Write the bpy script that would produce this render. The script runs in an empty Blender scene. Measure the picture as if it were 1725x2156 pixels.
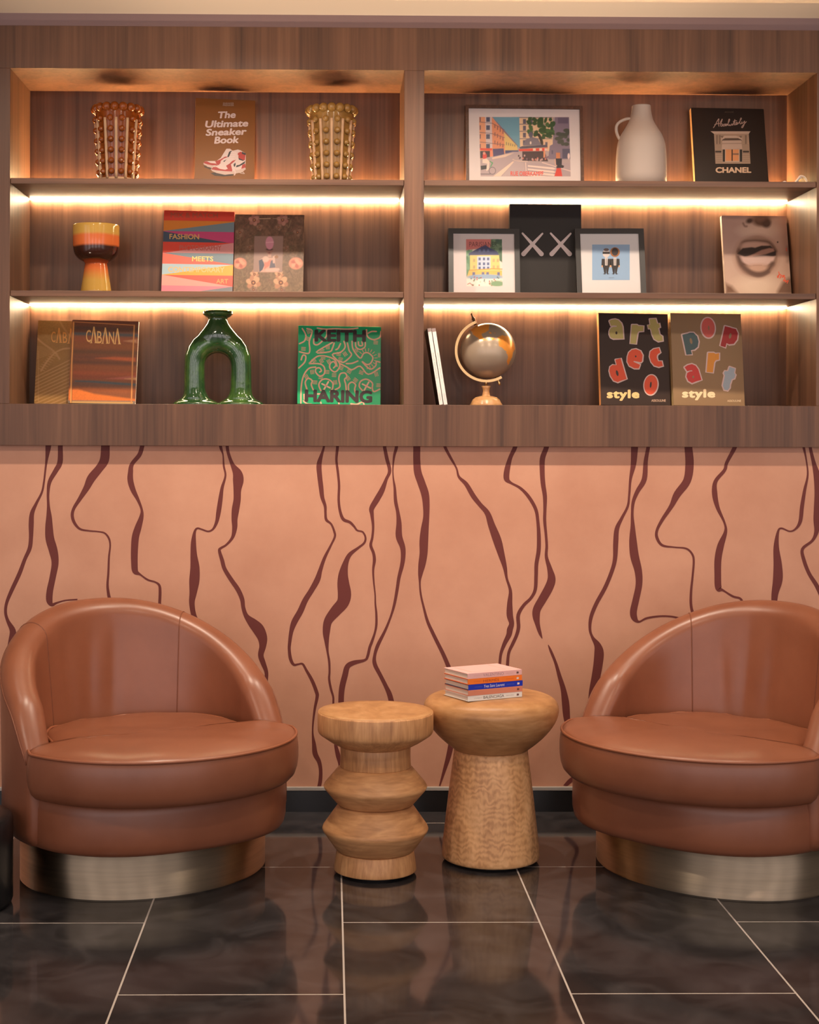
import bpy, bmesh, math, random
import numpy as np
from mathutils import Vector, Matrix
from mathutils.geometry import tessellate_polygon

random.seed(7)
SC = bpy.context.scene
COL = SC.collection

# ------------------------------------------------------------------ camera
F = 3222.0            # focal length in pixels of a 1725 x 2156 frame
PU, PV = 740.0, 922.0  # principal point
CAM = Vector((0.0, -6.034, 1.472))
YAW, ROLL = math.radians(0.8), 0.0026
RC = (Matrix.Rotation(-YAW, 3, 'Z') @ Matrix.Rotation(math.pi / 2, 3, 'X') @ Matrix.Rotation(ROLL, 3, 'Z'))
cd = bpy.data.cameras.new('camera')
cd.sensor_fit = 'HORIZONTAL'
cd.sensor_width = 36.0
cd.lens = 36.0 * F / 1725.0
cd.shift_x = (862.5 - PU) / 1725.0
cd.shift_y = (PV - 1078.0) / 1725.0
cd.clip_start = 0.05
cam = bpy.data.objects.new('camera', cd)
COL.objects.link(cam)
cam.matrix_world = Matrix.Translation(CAM) @ RC.to_4x4()
SC.camera = cam

SC.view_settings.view_transform = 'Standard'
SC.view_settings.look = 'None'
SC.view_settings.gamma = 1.0
SC.view_settings.use_curve_mapping = False
SC.view_settings.exposure = 0.55
SC.cycles.use_denoising = True
SC.cycles.max_bounces = 8
SC.cycles.diffuse_bounces = 4
SC.cycles.glossy_bounces = 4
SC.cycles.transparent_max_bounces = 8
SC.cycles.caustics_reflective = False
SC.cycles.caustics_refractive = False
SC.cycles.sample_clamp_indirect = 2.5

# ------------------------------------------------------------------ world: the bright lobby behind the viewer, darker to the sides
W = bpy.data.worlds.new('lobby_light')
SC.world = W
W.use_nodes = True
nt = W.node_tree
nt.nodes.clear()
wo = nt.nodes.new('ShaderNodeOutputWorld')
bg = nt.nodes.new('ShaderNodeBackground')
tc = nt.nodes.new('ShaderNodeTexCoord')
sx = nt.nodes.new('ShaderNodeSeparateXYZ')
nt.links.new(tc.outputs['Generated'], sx.inputs[0])
mr = nt.nodes.new('ShaderNodeMapRange')
mr.inputs['From Min'].default_value = -0.93
mr.inputs['From Max'].default_value = -0.45
mr.inputs['To Min'].default_value = 1.0
mr.inputs['To Max'].default_value = 0.0
mr.interpolation_type = 'SMOOTHSTEP'
nt.links.new(sx.outputs['Y'], mr.inputs['Value'])
mx = nt.nodes.new('ShaderNodeMix')
mx.data_type = 'RGBA'
mx.inputs['A'].default_value = (0.10, 0.085, 0.08, 1)
mx.inputs['B'].default_value = (1.80, 1.60, 1.62, 1)
wv_ = nt.nodes.new('ShaderNodeTexWave')      # invented bright and dim strips, added to vary the reflections
wv_.bands_direction = 'X'
wv_.wave_profile = 'SIN'
wv_.inputs['Scale'].default_value = 1.15
wv_.inputs['Distortion'].default_value = 0.0
wv_.inputs['Phase Offset'].default_value = 0.4
nt.links.new(tc.outputs['Generated'], wv_.inputs['Vector'])
ws_ = nt.nodes.new('ShaderNodeMapRange')
ws_.inputs['From Min'].default_value = 0.35
ws_.inputs['From Max'].default_value = 0.65
ws_.inputs['To Min'].default_value = 0.35
ws_.inputs['To Max'].default_value = 1.0
nt.links.new(wv_.outputs['Fac'], ws_.inputs['Value'])
wm_ = nt.nodes.new('ShaderNodeMath')
wm_.operation = 'MULTIPLY'
nt.links.new(mr.outputs[0], wm_.inputs[0])
nt.links.new(ws_.outputs[0], wm_.inputs[1])
nt.links.new(wm_.outputs[0], mx.inputs['Factor'])
nt.links.new(mx.outputs['Result'], bg.inputs['Color'])
bg.inputs['Strength'].default_value = 1.0
nt.links.new(bg.outputs[0], wo.inputs[0])


def spot(name, loc, target, power, col, size=math.radians(132), blend=1.0, radius=0.03):
    l = bpy.data.lights.new(name, 'SPOT')
    l.energy = power
    l.color = col
    l.spot_size = size
    l.spot_blend = blend
    l.shadow_soft_size = radius
    o = bpy.data.objects.new(name, l)
    COL.objects.link(o)
    o.location = loc
    d = Vector(target) - Vector(loc)
    o.rotation_euler = d.to_track_quat('-Z', 'Y').to_euler()
    return o


WARM = (1.0, 0.83, 0.66)
for px in (-1.35, -0.35, 0.65, 1.65):
    spot('ceiling_spot', (px, -0.93, 3.11), (px, -0.25, 0.9), 74.0 if -0.5 < px < 1 else (16.0 if px < -1 else 32.0), WARM)
for px in (-1.2, 0.6, 2.2):
    spot('lobby_spot', (px, -3.0, 3.11), (px, -1.0, 0.5), 54.0, WARM, radius=0.08)


for px, tx in ((-1.7, -0.5), (-1.5, 0.3), (2.1, 0.4), (2.3, 1.2)):   # unseen spots added beside the view to brighten the ceiling
    spot('ceiling_fill', (px, -0.95, 0.7), (tx, -0.30, 3.14), 80.0, (1.0, 0.80, 0.60), size=math.radians(48), radius=0.10)


# ------------------------------------------------------------------ helpers
def ray(u, v):
    return RC @ Vector(((u - PU) / F, -(v - PV) / F, -1.0))


def at_y(u, v, y):
    d = ray(u, v)
    return CAM + d * ((y - CAM.y) / d.y)


def at_z(u, v, z):
    d = ray(u, v)
    return CAM + d * ((z - CAM.z) / d.z)


def proj(p):
    q = RC.transposed() @ (Vector(p) - CAM)
    return (PU + F * q.x / -q.z, PV - F * q.y / -q.z)


def lin(c):
    return tuple((x / 255.0 / 12.92) if x <= 10 else ((x / 255.0 + 0.055) / 1.055) ** 2.4 for x in c)


def empty(name, loc, label, cat, group=None, rz=0.0):
    o = bpy.data.objects.new(name, None)
    o.empty_display_size = 0.05
    COL.objects.link(o)
    o.location = loc
    o.rotation_euler = (0, 0, rz)
    o['label'] = label
    o['category'] = cat
    if group:
        o['group'] = group
    return o


def tag(o, label, cat, group=None):
    o['label'] = label
    o['category'] = cat
    if group:
        o['group'] = group
    return o


def link(name, me, m=None, parent=None, smooth=False):
    if m is not None:
        me.materials.clear()
        me.materials.append(m)
    if smooth:
        me.polygons.foreach_set('use_smooth', [True] * len(me.polygons))
    o = bpy.data.objects.new(name, me)
    COL.objects.link(o)
    if parent is not None:
        o.parent = parent
    return o


def struct(o):
    o['kind'] = 'structure'
    return o


def bm_obj(name, bm, m=None, parent=None, smooth=False):
    me = bpy.data.meshes.new(name)
    bm.normal_update()
    bm.to_mesh(me)
    bm.free()
    return link(name, me, m, parent, smooth)


def box_bm(lo, hi, bevel=0.0, bm=None, seg=2):
    own = bm is None
    b2 = bmesh.new()
    vs = [b2.verts.new((x, y, z)) for x in (lo[0], hi[0]) for y in (lo[1], hi[1]) for z in (lo[2], hi[2])]
    for f in ((0, 1, 3, 2), (4, 6, 7, 5), (0, 4, 5, 1), (2, 3, 7, 6), (0, 2, 6, 4), (1, 5, 7, 3)):
        b2.faces.new([vs[i] for i in f])
    bmesh.ops.recalc_face_normals(b2, faces=b2.faces)
    if bevel:
        bmesh.ops.bevel(b2, geom=list(b2.edges), offset=bevel, segments=seg, affect='EDGES', profile=0.5)
    if own:
        return b2
    me = bpy.data.meshes.new('tmp')
    b2.to_mesh(me)
    b2.free()
    bm.from_mesh(me)
    bpy.data.meshes.remove(me)
    return bm


def box(name, lo, hi, m, parent=None, bevel=0.0):
    return bm_obj(name, box_bm(lo, hi, bevel), m, parent)


def lathe_bm(prof, n=64, bm=None, cx=0, cy=0, cap=True):
    bm = bm or bmesh.new()
    rings = []
    for r, z in prof:
        rings.append([bm.verts.new((cx + r * math.cos(2 * math.pi * k / n), cy + r * math.sin(2 * math.pi * k / n), z)) for k in range(n)])
    for a, b in zip(rings[:-1], rings[1:]):
        for k in range(n):
            bm.faces.new((a[k], a[(k + 1) % n], b[(k + 1) % n], b[k]))
    if cap:
        bm.faces.new(rings[0][::-1])
        bm.faces.new(rings[-1])
    return bm


def smooth_prof(pts, k=6):
    """Catmull-Rom through profile points"""
    out = []
    n = len(pts)
    for i in range(n - 1):
        p0, p1, p2, p3 = pts[max(i - 1, 0)], pts[i], pts[i + 1], pts[min(i + 2, n - 1)]
        for j in range(k):
            t = j / k
            out.append(tuple(0.5 * (2 * b + (c - a) * t + (2 * a - 5 * b + 4 * c - d) * t * t + (-a + 3 * b - 3 * c + d) * t ** 3)
                             for a, b, c, d in zip(p0, p1, p2, p3)))
    out.append(tuple(pts[-1]))
    return out


def tube_bm(pts, rad, n=10, bm=None, closed=False):
    """tube along points; rad a number or list"""
    bm = bm or bmesh.new()
    pts = [Vector(p) for p in pts]
    m = len(pts)
    rings = []
    up = Vector((0.13, 0.21, 0.97))
    for i, p in enumerate(pts):
        a = pts[(i - 1) % m] if (closed or i > 0) else p
        b = pts[(i + 1) % m] if (closed or i < m - 1) else p
        t = (b - a).normalized()
        e1 = up - t * up.dot(t)
        if e1.length < 1e-4:
            e1 = Vector((1, 0, 0)) - t * t.x
        e1.normalize()
        e2 = t.cross(e1)
        up = e1
        r = rad[i] if hasattr(rad, '__len__') else rad
        rings.append([bm.verts.new(p + (e1 * math.cos(2 * math.pi * k / n) + e2 * math.sin(2 * math.pi * k / n)) * r) for k in range(n)])
    prs = list(zip(rings[:-1], rings[1:]))
    if closed:
        prs.append((rings[-1], rings[0]))
    for a, b in prs:
        for k in range(n):
            bm.faces.new((a[k], a[(k + 1) % n], b[(k + 1) % n], b[k]))
    if not closed:
        bm.faces.new(rings[0][::-1])
        bm.faces.new(rings[-1])
    bmesh.ops.recalc_face_normals(bm, faces=bm.faces)
    return bm


def sphere_into(bm, c, r, u=16, v=10):
    bmesh.ops.create_uvsphere(bm, u_segments=u, v_segments=v, radius=r, matrix=Matrix.Translation(c))


# ------------------------------------------------------------------ materials
MATS = {}


def mat(name, col, rough=0.5, metal=0.0, spec=0.5, coat=0.0, bump=None, var=None, emit=None):
    """col is linear rgb; var = (scale xyz, colour 2, contrast); bump = (scale, strength)"""
    if name in MATS:
        return MATS[name]
    m = bpy.data.materials.new(name)
    m.use_nodes = True
    t = m.node_tree
    b = t.nodes['Principled BSDF']
    b.inputs['Base Color'].default_value = (*col, 1)
    b.inputs['Roughness'].default_value = rough
    b.inputs['Metallic'].default_value = metal
    b.inputs['Specular IOR Level'].default_value = spec
    b.inputs['Coat Weight'].default_value = coat
    b.inputs['Coat Roughness'].default_value = 0.08
    if emit:
        b.inputs['Emission Color'].default_value = (*emit[0], 1)
        b.inputs['Emission Strength'].default_value = emit[1]
    if var or bump:
        tcn = t.nodes.new('ShaderNodeTexCoord')
    if var:
        sc, c2, lo, hi = var
        mp = t.nodes.new('ShaderNodeMapping')
        mp.inputs['Scale'].default_value = sc
        nz = t.nodes.new('ShaderNodeTexNoise')
        nz.inputs['Scale'].default_value = 1.0
        nz.inputs['Detail'].default_value = 6.0
        nz.inputs['Roughness'].default_value = 0.6
        rp = t.nodes.new('ShaderNodeMapRange')
        rp.inputs['From Min'].default_value = lo
        rp.inputs['From Max'].default_value = hi
        mixn = t.nodes.new('ShaderNodeMix')
        mixn.data_type = 'RGBA'
        mixn.inputs['A'].default_value = (*col, 1)
        mixn.inputs['B'].default_value = (*c2, 1)
        t.links.new(tcn.outputs['Object'], mp.inputs[0])
        t.links.new(mp.outputs[0], nz.inputs['Vector'])
        t.links.new(nz.outputs['Fac'], rp.inputs['Value'])
        t.links.new(rp.outputs[0], mixn.inputs['Factor'])
        t.links.new(mixn.outputs['Result'], b.inputs['Base Color'])
    if bump:
        nb = t.nodes.new('ShaderNodeTexNoise')
        nb.inputs['Scale'].default_value = bump[0]
        nb.inputs['Detail'].default_value = 4.0
        bp = t.nodes.new('ShaderNodeBump')
        bp.inputs['Strength'].default_value = bump[1]
        bp.inputs['Distance'].default_value = bump[2] if len(bump) > 2 else 0.002
        t.links.new(tcn.outputs['Object'], nb.inputs['Vector'])
        t.links.new(nb.outputs['Fac'], bp.inputs['Height'])
        t.links.new(bp.outputs[0], b.inputs['Normal'])
    MATS[name] = m
    return m


def wood(name, scale_a, scale_b, cols, rough=0.42, distort=0.6, wave=None, bump=0.12):
    """streaky veneer: broad figure + fine streaks along the long axis"""
    m = bpy.data.materials.new(name)
    m.use_nodes = True
    t = m.node_tree
    b = t.nodes['Principled BSDF']
    b.inputs['Roughness'].default_value = rough
    b.inputs['Specular IOR Level'].default_value = 0.4
    tcn = t.nodes.new('ShaderNodeTexCoord')

    def noise(sc, det, dist):
        mp = t.nodes.new('ShaderNodeMapping')
        mp.inputs['Scale'].default_value = sc
        nz = t.nodes.new('ShaderNodeTexNoise')
        nz.inputs['Scale'].default_value = 1.0
        nz.inputs['Detail'].default_value = det
        nz.inputs['Distortion'].default_value = dist
        t.links.new(tcn.outputs['Object'], mp.inputs[0])
        t.links.new(mp.outputs[0], nz.inputs['Vector'])
        return nz
    na = noise(scale_a, 5.0, distort)
    nb = noise(scale_b, 4.0, 0.2)
    mm = t.nodes.new('ShaderNodeMath')
    mm.operation = 'MULTIPLY_ADD'
    mm.inputs[1].default_value = 0.38
    t.links.new(nb.outputs['Fac'], mm.inputs[0])
    m2 = t.nodes.new('ShaderNodeMath')
    m2.operation = 'MULTIPLY'
    m2.inputs[1].default_value = 0.62
    t.links.new(na.outputs['Fac'], m2.inputs[0])
    t.links.new(m2.outputs[0], mm.inputs[2])
    src = mm.outputs[0]
    if wave:
        mp = t.nodes.new('ShaderNodeMapping')
        mp.inputs['Scale'].default_value = wave[0]
        wv = t.nodes.new('ShaderNodeTexWave')
        wv.wave_type = 'BANDS'
        wv.bands_direction = wave[1]
        wv.inputs['Scale'].default_value = wave[2]
        wv.inputs['Distortion'].default_value = wave[3]
        wv.inputs['Detail'].default_value = 3.0
        wv.inputs['Detail Scale'].default_value = wave[4]
        t.links.new(tcn.outputs['Object'], mp.inputs[0])
        t.links.new(mp.outputs[0], wv.inputs['Vector'])
        m3 = t.nodes.new('ShaderNodeMath')
        m3.operation = 'MULTIPLY_ADD'
        m3.inputs[1].default_value = wave[5]
        t.links.new(wv.outputs['Fac'], m3.inputs[0])
        t.links.new(src, m3.inputs[2])
        m4 = t.nodes.new('ShaderNodeMath')
        m4.operation = 'SUBTRACT'
        m4.inputs[1].default_value = wave[5] * 0.5
        t.links.new(m3.outputs[0], m4.inputs[0])
        src = m4.outputs[0]
    rp = t.nodes.new('ShaderNodeValToRGB')
    el = rp.color_ramp.elements
    pos = (0.33, 0.5, 0.68)
    el[0].position, el[1].position = pos[0], pos[2]
    el[0].color, el[1].color = (*cols[0], 1), (*cols[2], 1)
    e = el.new(pos[1])
    e.color = (*cols[1], 1)
    t.links.new(src, rp.inputs[0])
    t.links.new(rp.outputs[0], b.inputs['Base Color'])
    bp = t.nodes.new('ShaderNodeBump')
    bp.inputs['Strength'].default_value = bump
    bp.inputs['Distance'].default_value = 0.001
    t.links.new(src, bp.inputs['Height'])
    t.links.new(bp.outputs[0], b.inputs['Normal'])
    return m


WAL = ((0.060, 0.0265, 0.0145), (0.116, 0.052, 0.0275), (0.170, 0.080, 0.042))
M_WAL = wood('walnut_upright_grain', (11, 11, 0.55), (75, 75, 1.5), WAL, 0.45, 1.1)
M_WALH = wood('walnut_long_grain', (0.55, 11, 11), (1.5, 75, 75), WAL, 0.45, 1.1)
OAK = ((0.33, 0.150, 0.060), (0.47, 0.230, 0.095), (0.60, 0.320, 0.140))
OAK2 = tuple(tuple(min(.85, c * 1.22) for c in x) for x in OAK)
M_STOOL_A = wood('turned_oak', (7, 7, 26), (14, 14, 120), OAK2, 0.42, 1.2)
M_STOOL_AV = wood('turned_oak_upright', (26, 26, 6), (150, 150, 9), OAK2, 0.42, 0.8)
M_STOOL_TOP = wood('turned_oak_top', (9, 5, 9), (30, 18, 30), ((0.40, 0.19, 0.07), (0.52, 0.26, 0.10), (0.66, 0.37, 0.17)), 0.4, 1.6)
M_STOOL_B = wood('figured_oak', (5, 5, 3), (60, 60, 12), ((0.46, 0.215, 0.085), (0.72, 0.38, 0.165), (0.86, 0.50, 0.24)), 0.42, 1.2,
                 wave=((1.0, 1.0, 0.55), 'Z', 26.0, 11.0, 1.1, 0.115))
M_STOOL_BT = wood('mushroom_top_oak', (6, 6, 16), (20, 20, 90), ((0.34, 0.155, 0.058), (0.48, 0.235, 0.09), (0.60, 0.32, 0.14)), 0.4, 1.2)

M_PINK = mat('pink_plaster', (0.645, 0.335, 0.220), 0.75, 0, 0.25, var=((2.2, 2.2, 2.2), (0.54, 0.262, 0.168), 0.35, 0.68), bump=(240, 0.05, 0.001))
M_RIBBON = mat('oxblood_paint', (0.150, 0.036, 0.030), 0.65, 0, 0.25)
M_MAUVE = mat('mauve_paint', (0.25, 0.165, 0.16), 0.7, 0, 0.3)
M_CEIL = mat('cream_ceiling_paint', (0.80, 0.66, 0.52), 0.8, 0, 0.2)
M_SKIRT = mat('black_stone_skirting', (0.010, 0.009, 0.009), 0.25, 0, 0.5)
M_STEEL = mat('brushed_steel', (0.50, 0.45, 0.40), 0.5, 0.4)
M_LEATHER = mat('cognac_leather', (0.282, 0.098, 0.049), 0.33, 0, 0.5, var=((5, 5, 5), (0.235, 0.078, 0.038), 0.35, 0.7), bump=(420, 0.10, 0.0006))
M_PIPE = mat('cognac_leather_piping', (0.30, 0.098, 0.045), 0.42, 0, 0.5)
M_SEAM = mat('cognac_stitched_seam', (0.21, 0.070, 0.034), 0.5, 0, 0.4)
M_BRASS = mat('brushed_brass', (0.88, 0.72, 0.52), 0.55, 1.0, var=((3, 3, 90), (0.76, 0.61, 0.43), 0.35, 0.7))
_b = M_BRASS.node_tree.nodes['Principled BSDF']
_tg = M_BRASS.node_tree.nodes.new('ShaderNodeTangent')
_tg.direction_type = 'RADIAL'
_tg.axis = 'Z'
M_BRASS.node_tree.links.new(_tg.outputs[0], _b.inputs['Tangent'])
_b.inputs['Anisotropic'].default_value = 1.0
_b.inputs['Anisotropic Rotation'].default_value = 0.25
M_BLACKFOOT = mat('black_rubber', (0.012, 0.011, 0.010), 0.6)
M_LED = mat('led_diffuser', (0.9, 0.8, 0.65), 0.6, emit=((1.0, 0.76, 0.46), 85.0))
M_LEDUP = mat('led_diffuser_up', (0.9, 0.8, 0.65), 0.6, emit=((1.0, 0.64, 0.29), 310.0))
M_PAGES = mat('paper_edges', (0.78, 0.68, 0.58), 0.85, 0, 0.2, var=((3, 3, 900), (0.62, 0.53, 0.45), 0.4, 0.6))
M_BLACKFRAME = mat('black_frame_lacquer', (0.030, 0.025, 0.022), 0.38)
M_MAT = mat('white_mount_board', (0.80, 0.73, 0.69), 0.8, 0, 0.2)


def print_mat():
    m = bpy.data.materials.new('printed_cover')
    m.use_nodes = True
    t = m.node_tree
    b = t.nodes['Principled BSDF']
    a = t.nodes.new('ShaderNodeVertexColor')
    a.layer_name = 'Col'
    t.links.new(a.outputs['Color'], b.inputs['Base Color'])
    b.inputs['Roughness'].default_value = 0.42
    b.inputs['Specular IOR Level'].default_value = 0.35
    return m


M_PRINT = print_mat()


def glass_mat():
    m = bpy.data.materials.new('picture_glass')
    m.use_nodes = True
    t = m.node_tree
    t.nodes.clear()
    o = t.nodes.new('ShaderNodeOutputMaterial')
    tr = t.nodes.new('ShaderNodeBsdfTransparent')
    gl = t.nodes.new('ShaderNodeBsdfGlossy')
    gl.inputs['Roughness'].default_value = 0.02
    fr = t.nodes.new('ShaderNodeFresnel')
    fr.inputs['IOR'].default_value = 1.3
    mxs = t.nodes.new('ShaderNodeMixShader')
    t.links.new(fr.outputs[0], mxs.inputs[0])
    t.links.new(tr.outputs[0], mxs.inputs[1])
    t.links.new(gl.outputs[0], mxs.inputs[2])
    t.links.new(mxs.outputs[0], o.inputs[0])
    return m


M_GLASS = glass_mat()


def floor_mat():
    m = bpy.data.materials.new('black_stone_tiles')
    m.use_nodes = True
    t = m.node_tree
    b = t.nodes['Principled BSDF']
    g = t.nodes.new('ShaderNodeNewGeometry')
    s = t.nodes.new('ShaderNodeSeparateXYZ')
    t.links.new(g.outputs['Position'], s.inputs[0])
    xB = at_z(727, 2156, 0).x
    yBC = at_z(930, 1942, 0).y
    ay = t.nodes.new('ShaderNodeMath')
    ay.operation = 'SUBTRACT'
    ay.inputs[1].default_value = yBC - 0.6
    t.links.new(s.outputs['Y'], ay.inputs[0])
    ax = t.nodes.new('ShaderNodeMath')
    ax.operation = 'SUBTRACT'
    ax.inputs[1].default_value = xB
    t.links.new(s.outputs['X'], ax.inputs[0])
    c = t.nodes.new('ShaderNodeCombineXYZ')
    t.links.new(ay.outputs[0], c.inputs['X'])
    t.links.new(ax.outputs[0], c.inputs['Y'])
    br = t.nodes.new('ShaderNodeTexBrick')
    br.inputs['Scale'].default_value = 1.0
    br.inputs['Mortar Size'].default_value = 0.0027
    br.inputs['Mortar Smooth'].default_value = 0.0
    br.inputs['Brick Width'].default_value = 1.2
    br.inputs['Row Height'].default_value = 0.6
    br.offset = 0.5
    br.offset_frequency = 2
    br.inputs['Bias'].default_value = -1.0
    t.links.new(c.outputs[0], br.inputs['Vector'])
    nz = t.nodes.new('ShaderNodeTexNoise')
    nz.inputs['Scale'].default_value = 5.0
    nz.inputs['Detail'].default_value = 8.0
    nz.inputs['Distortion'].default_value = 1.2
    t.links.new(g.outputs['Position'], nz.inputs['Vector'])
    rp = t.nodes.new('ShaderNodeValToRGB')
    rp.color_ramp.elements[0].position = 0.40
    rp.color_ramp.elements[0].color = (0.028, 0.0255, 0.0265, 1)
    rp.color_ramp.elements[1].position = 0.72
    rp.color_ramp.elements[1].color = (0.064, 0.058, 0.060, 1)
    t.links.new(nz.outputs['Fac'], rp.inputs[0])
    mixn = t.nodes.new('ShaderNodeMix')
    mixn.data_type = 'RGBA'
    t.links.new(br.outputs['Fac'], mixn.inputs['Factor'])
    t.links.new(rp.outputs[0], mixn.inputs['A'])
    mixn.inputs['B'].default_value = (0.52, 0.45, 0.40, 1)
    t.links.new(mixn.outputs['Result'], b.inputs['Base Color'])
    mr_ = t.nodes.new('ShaderNodeMapRange')
    mr_.inputs['To Min'].default_value = 0.075
    mr_.inputs['To Max'].default_value = 0.7
    t.links.new(br.outputs['Fac'], mr_.inputs['Value'])
    t.links.new(mr_.outputs[0], b.inputs['Roughness'])
    b.inputs['IOR'].default_value = 1.5
    return m


# ------------------------------------------------------------------ setting
YF = -0.04                       # front plane of the bookcase
YB = 0.356                       # back of its niches
UC = 740


def zf(v, y=YF):
    return at_y(UC, v, y).z


Z_TOP = zf(58)
Z_BOT = zf(939.5)
Z_NT, Z_NB = zf(147.5), zf(852)
Z_S1T, Z_S1B = zf(377.5), zf(389.5)
Z_S2T, Z_S2B = zf(614), zf(626)
Z_CEIL = zf(30.5)
XL, XR = -3.2, 3.6

fl = bm_obj('floor', box_bm((XL - .5, -8.0, -0.05), (XR + .5, 0.45, 0.0)), floor_mat())
struct(fl)
struct(bm_obj('ceiling', box_bm((XL - .5, -8.0, Z_CEIL), (XR + .5, 0.45, Z_CEIL + 0.06)), M_CEIL))
struct(bm_obj('trim_2', box_bm((XL, -0.03, Z_TOP), (XR, 0.40, Z_CEIL)), M_MAUVE))

Z_STRIP_T, Z_STRIP_B = at_y(UC, 1655.5, 0).z, at_y(UC, 1663.5, 0).z
struct(bm_obj('baseboard_back', box_bm((XL, -0.012, 0.0), (XR, 0.0, Z_STRIP_B)), M_SKIRT))
struct(bm_obj('trim_1', box_bm((XL, -0.014, Z_STRIP_B), (XR, 0.0, Z_STRIP_T), 0.002), M_STEEL))

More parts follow.
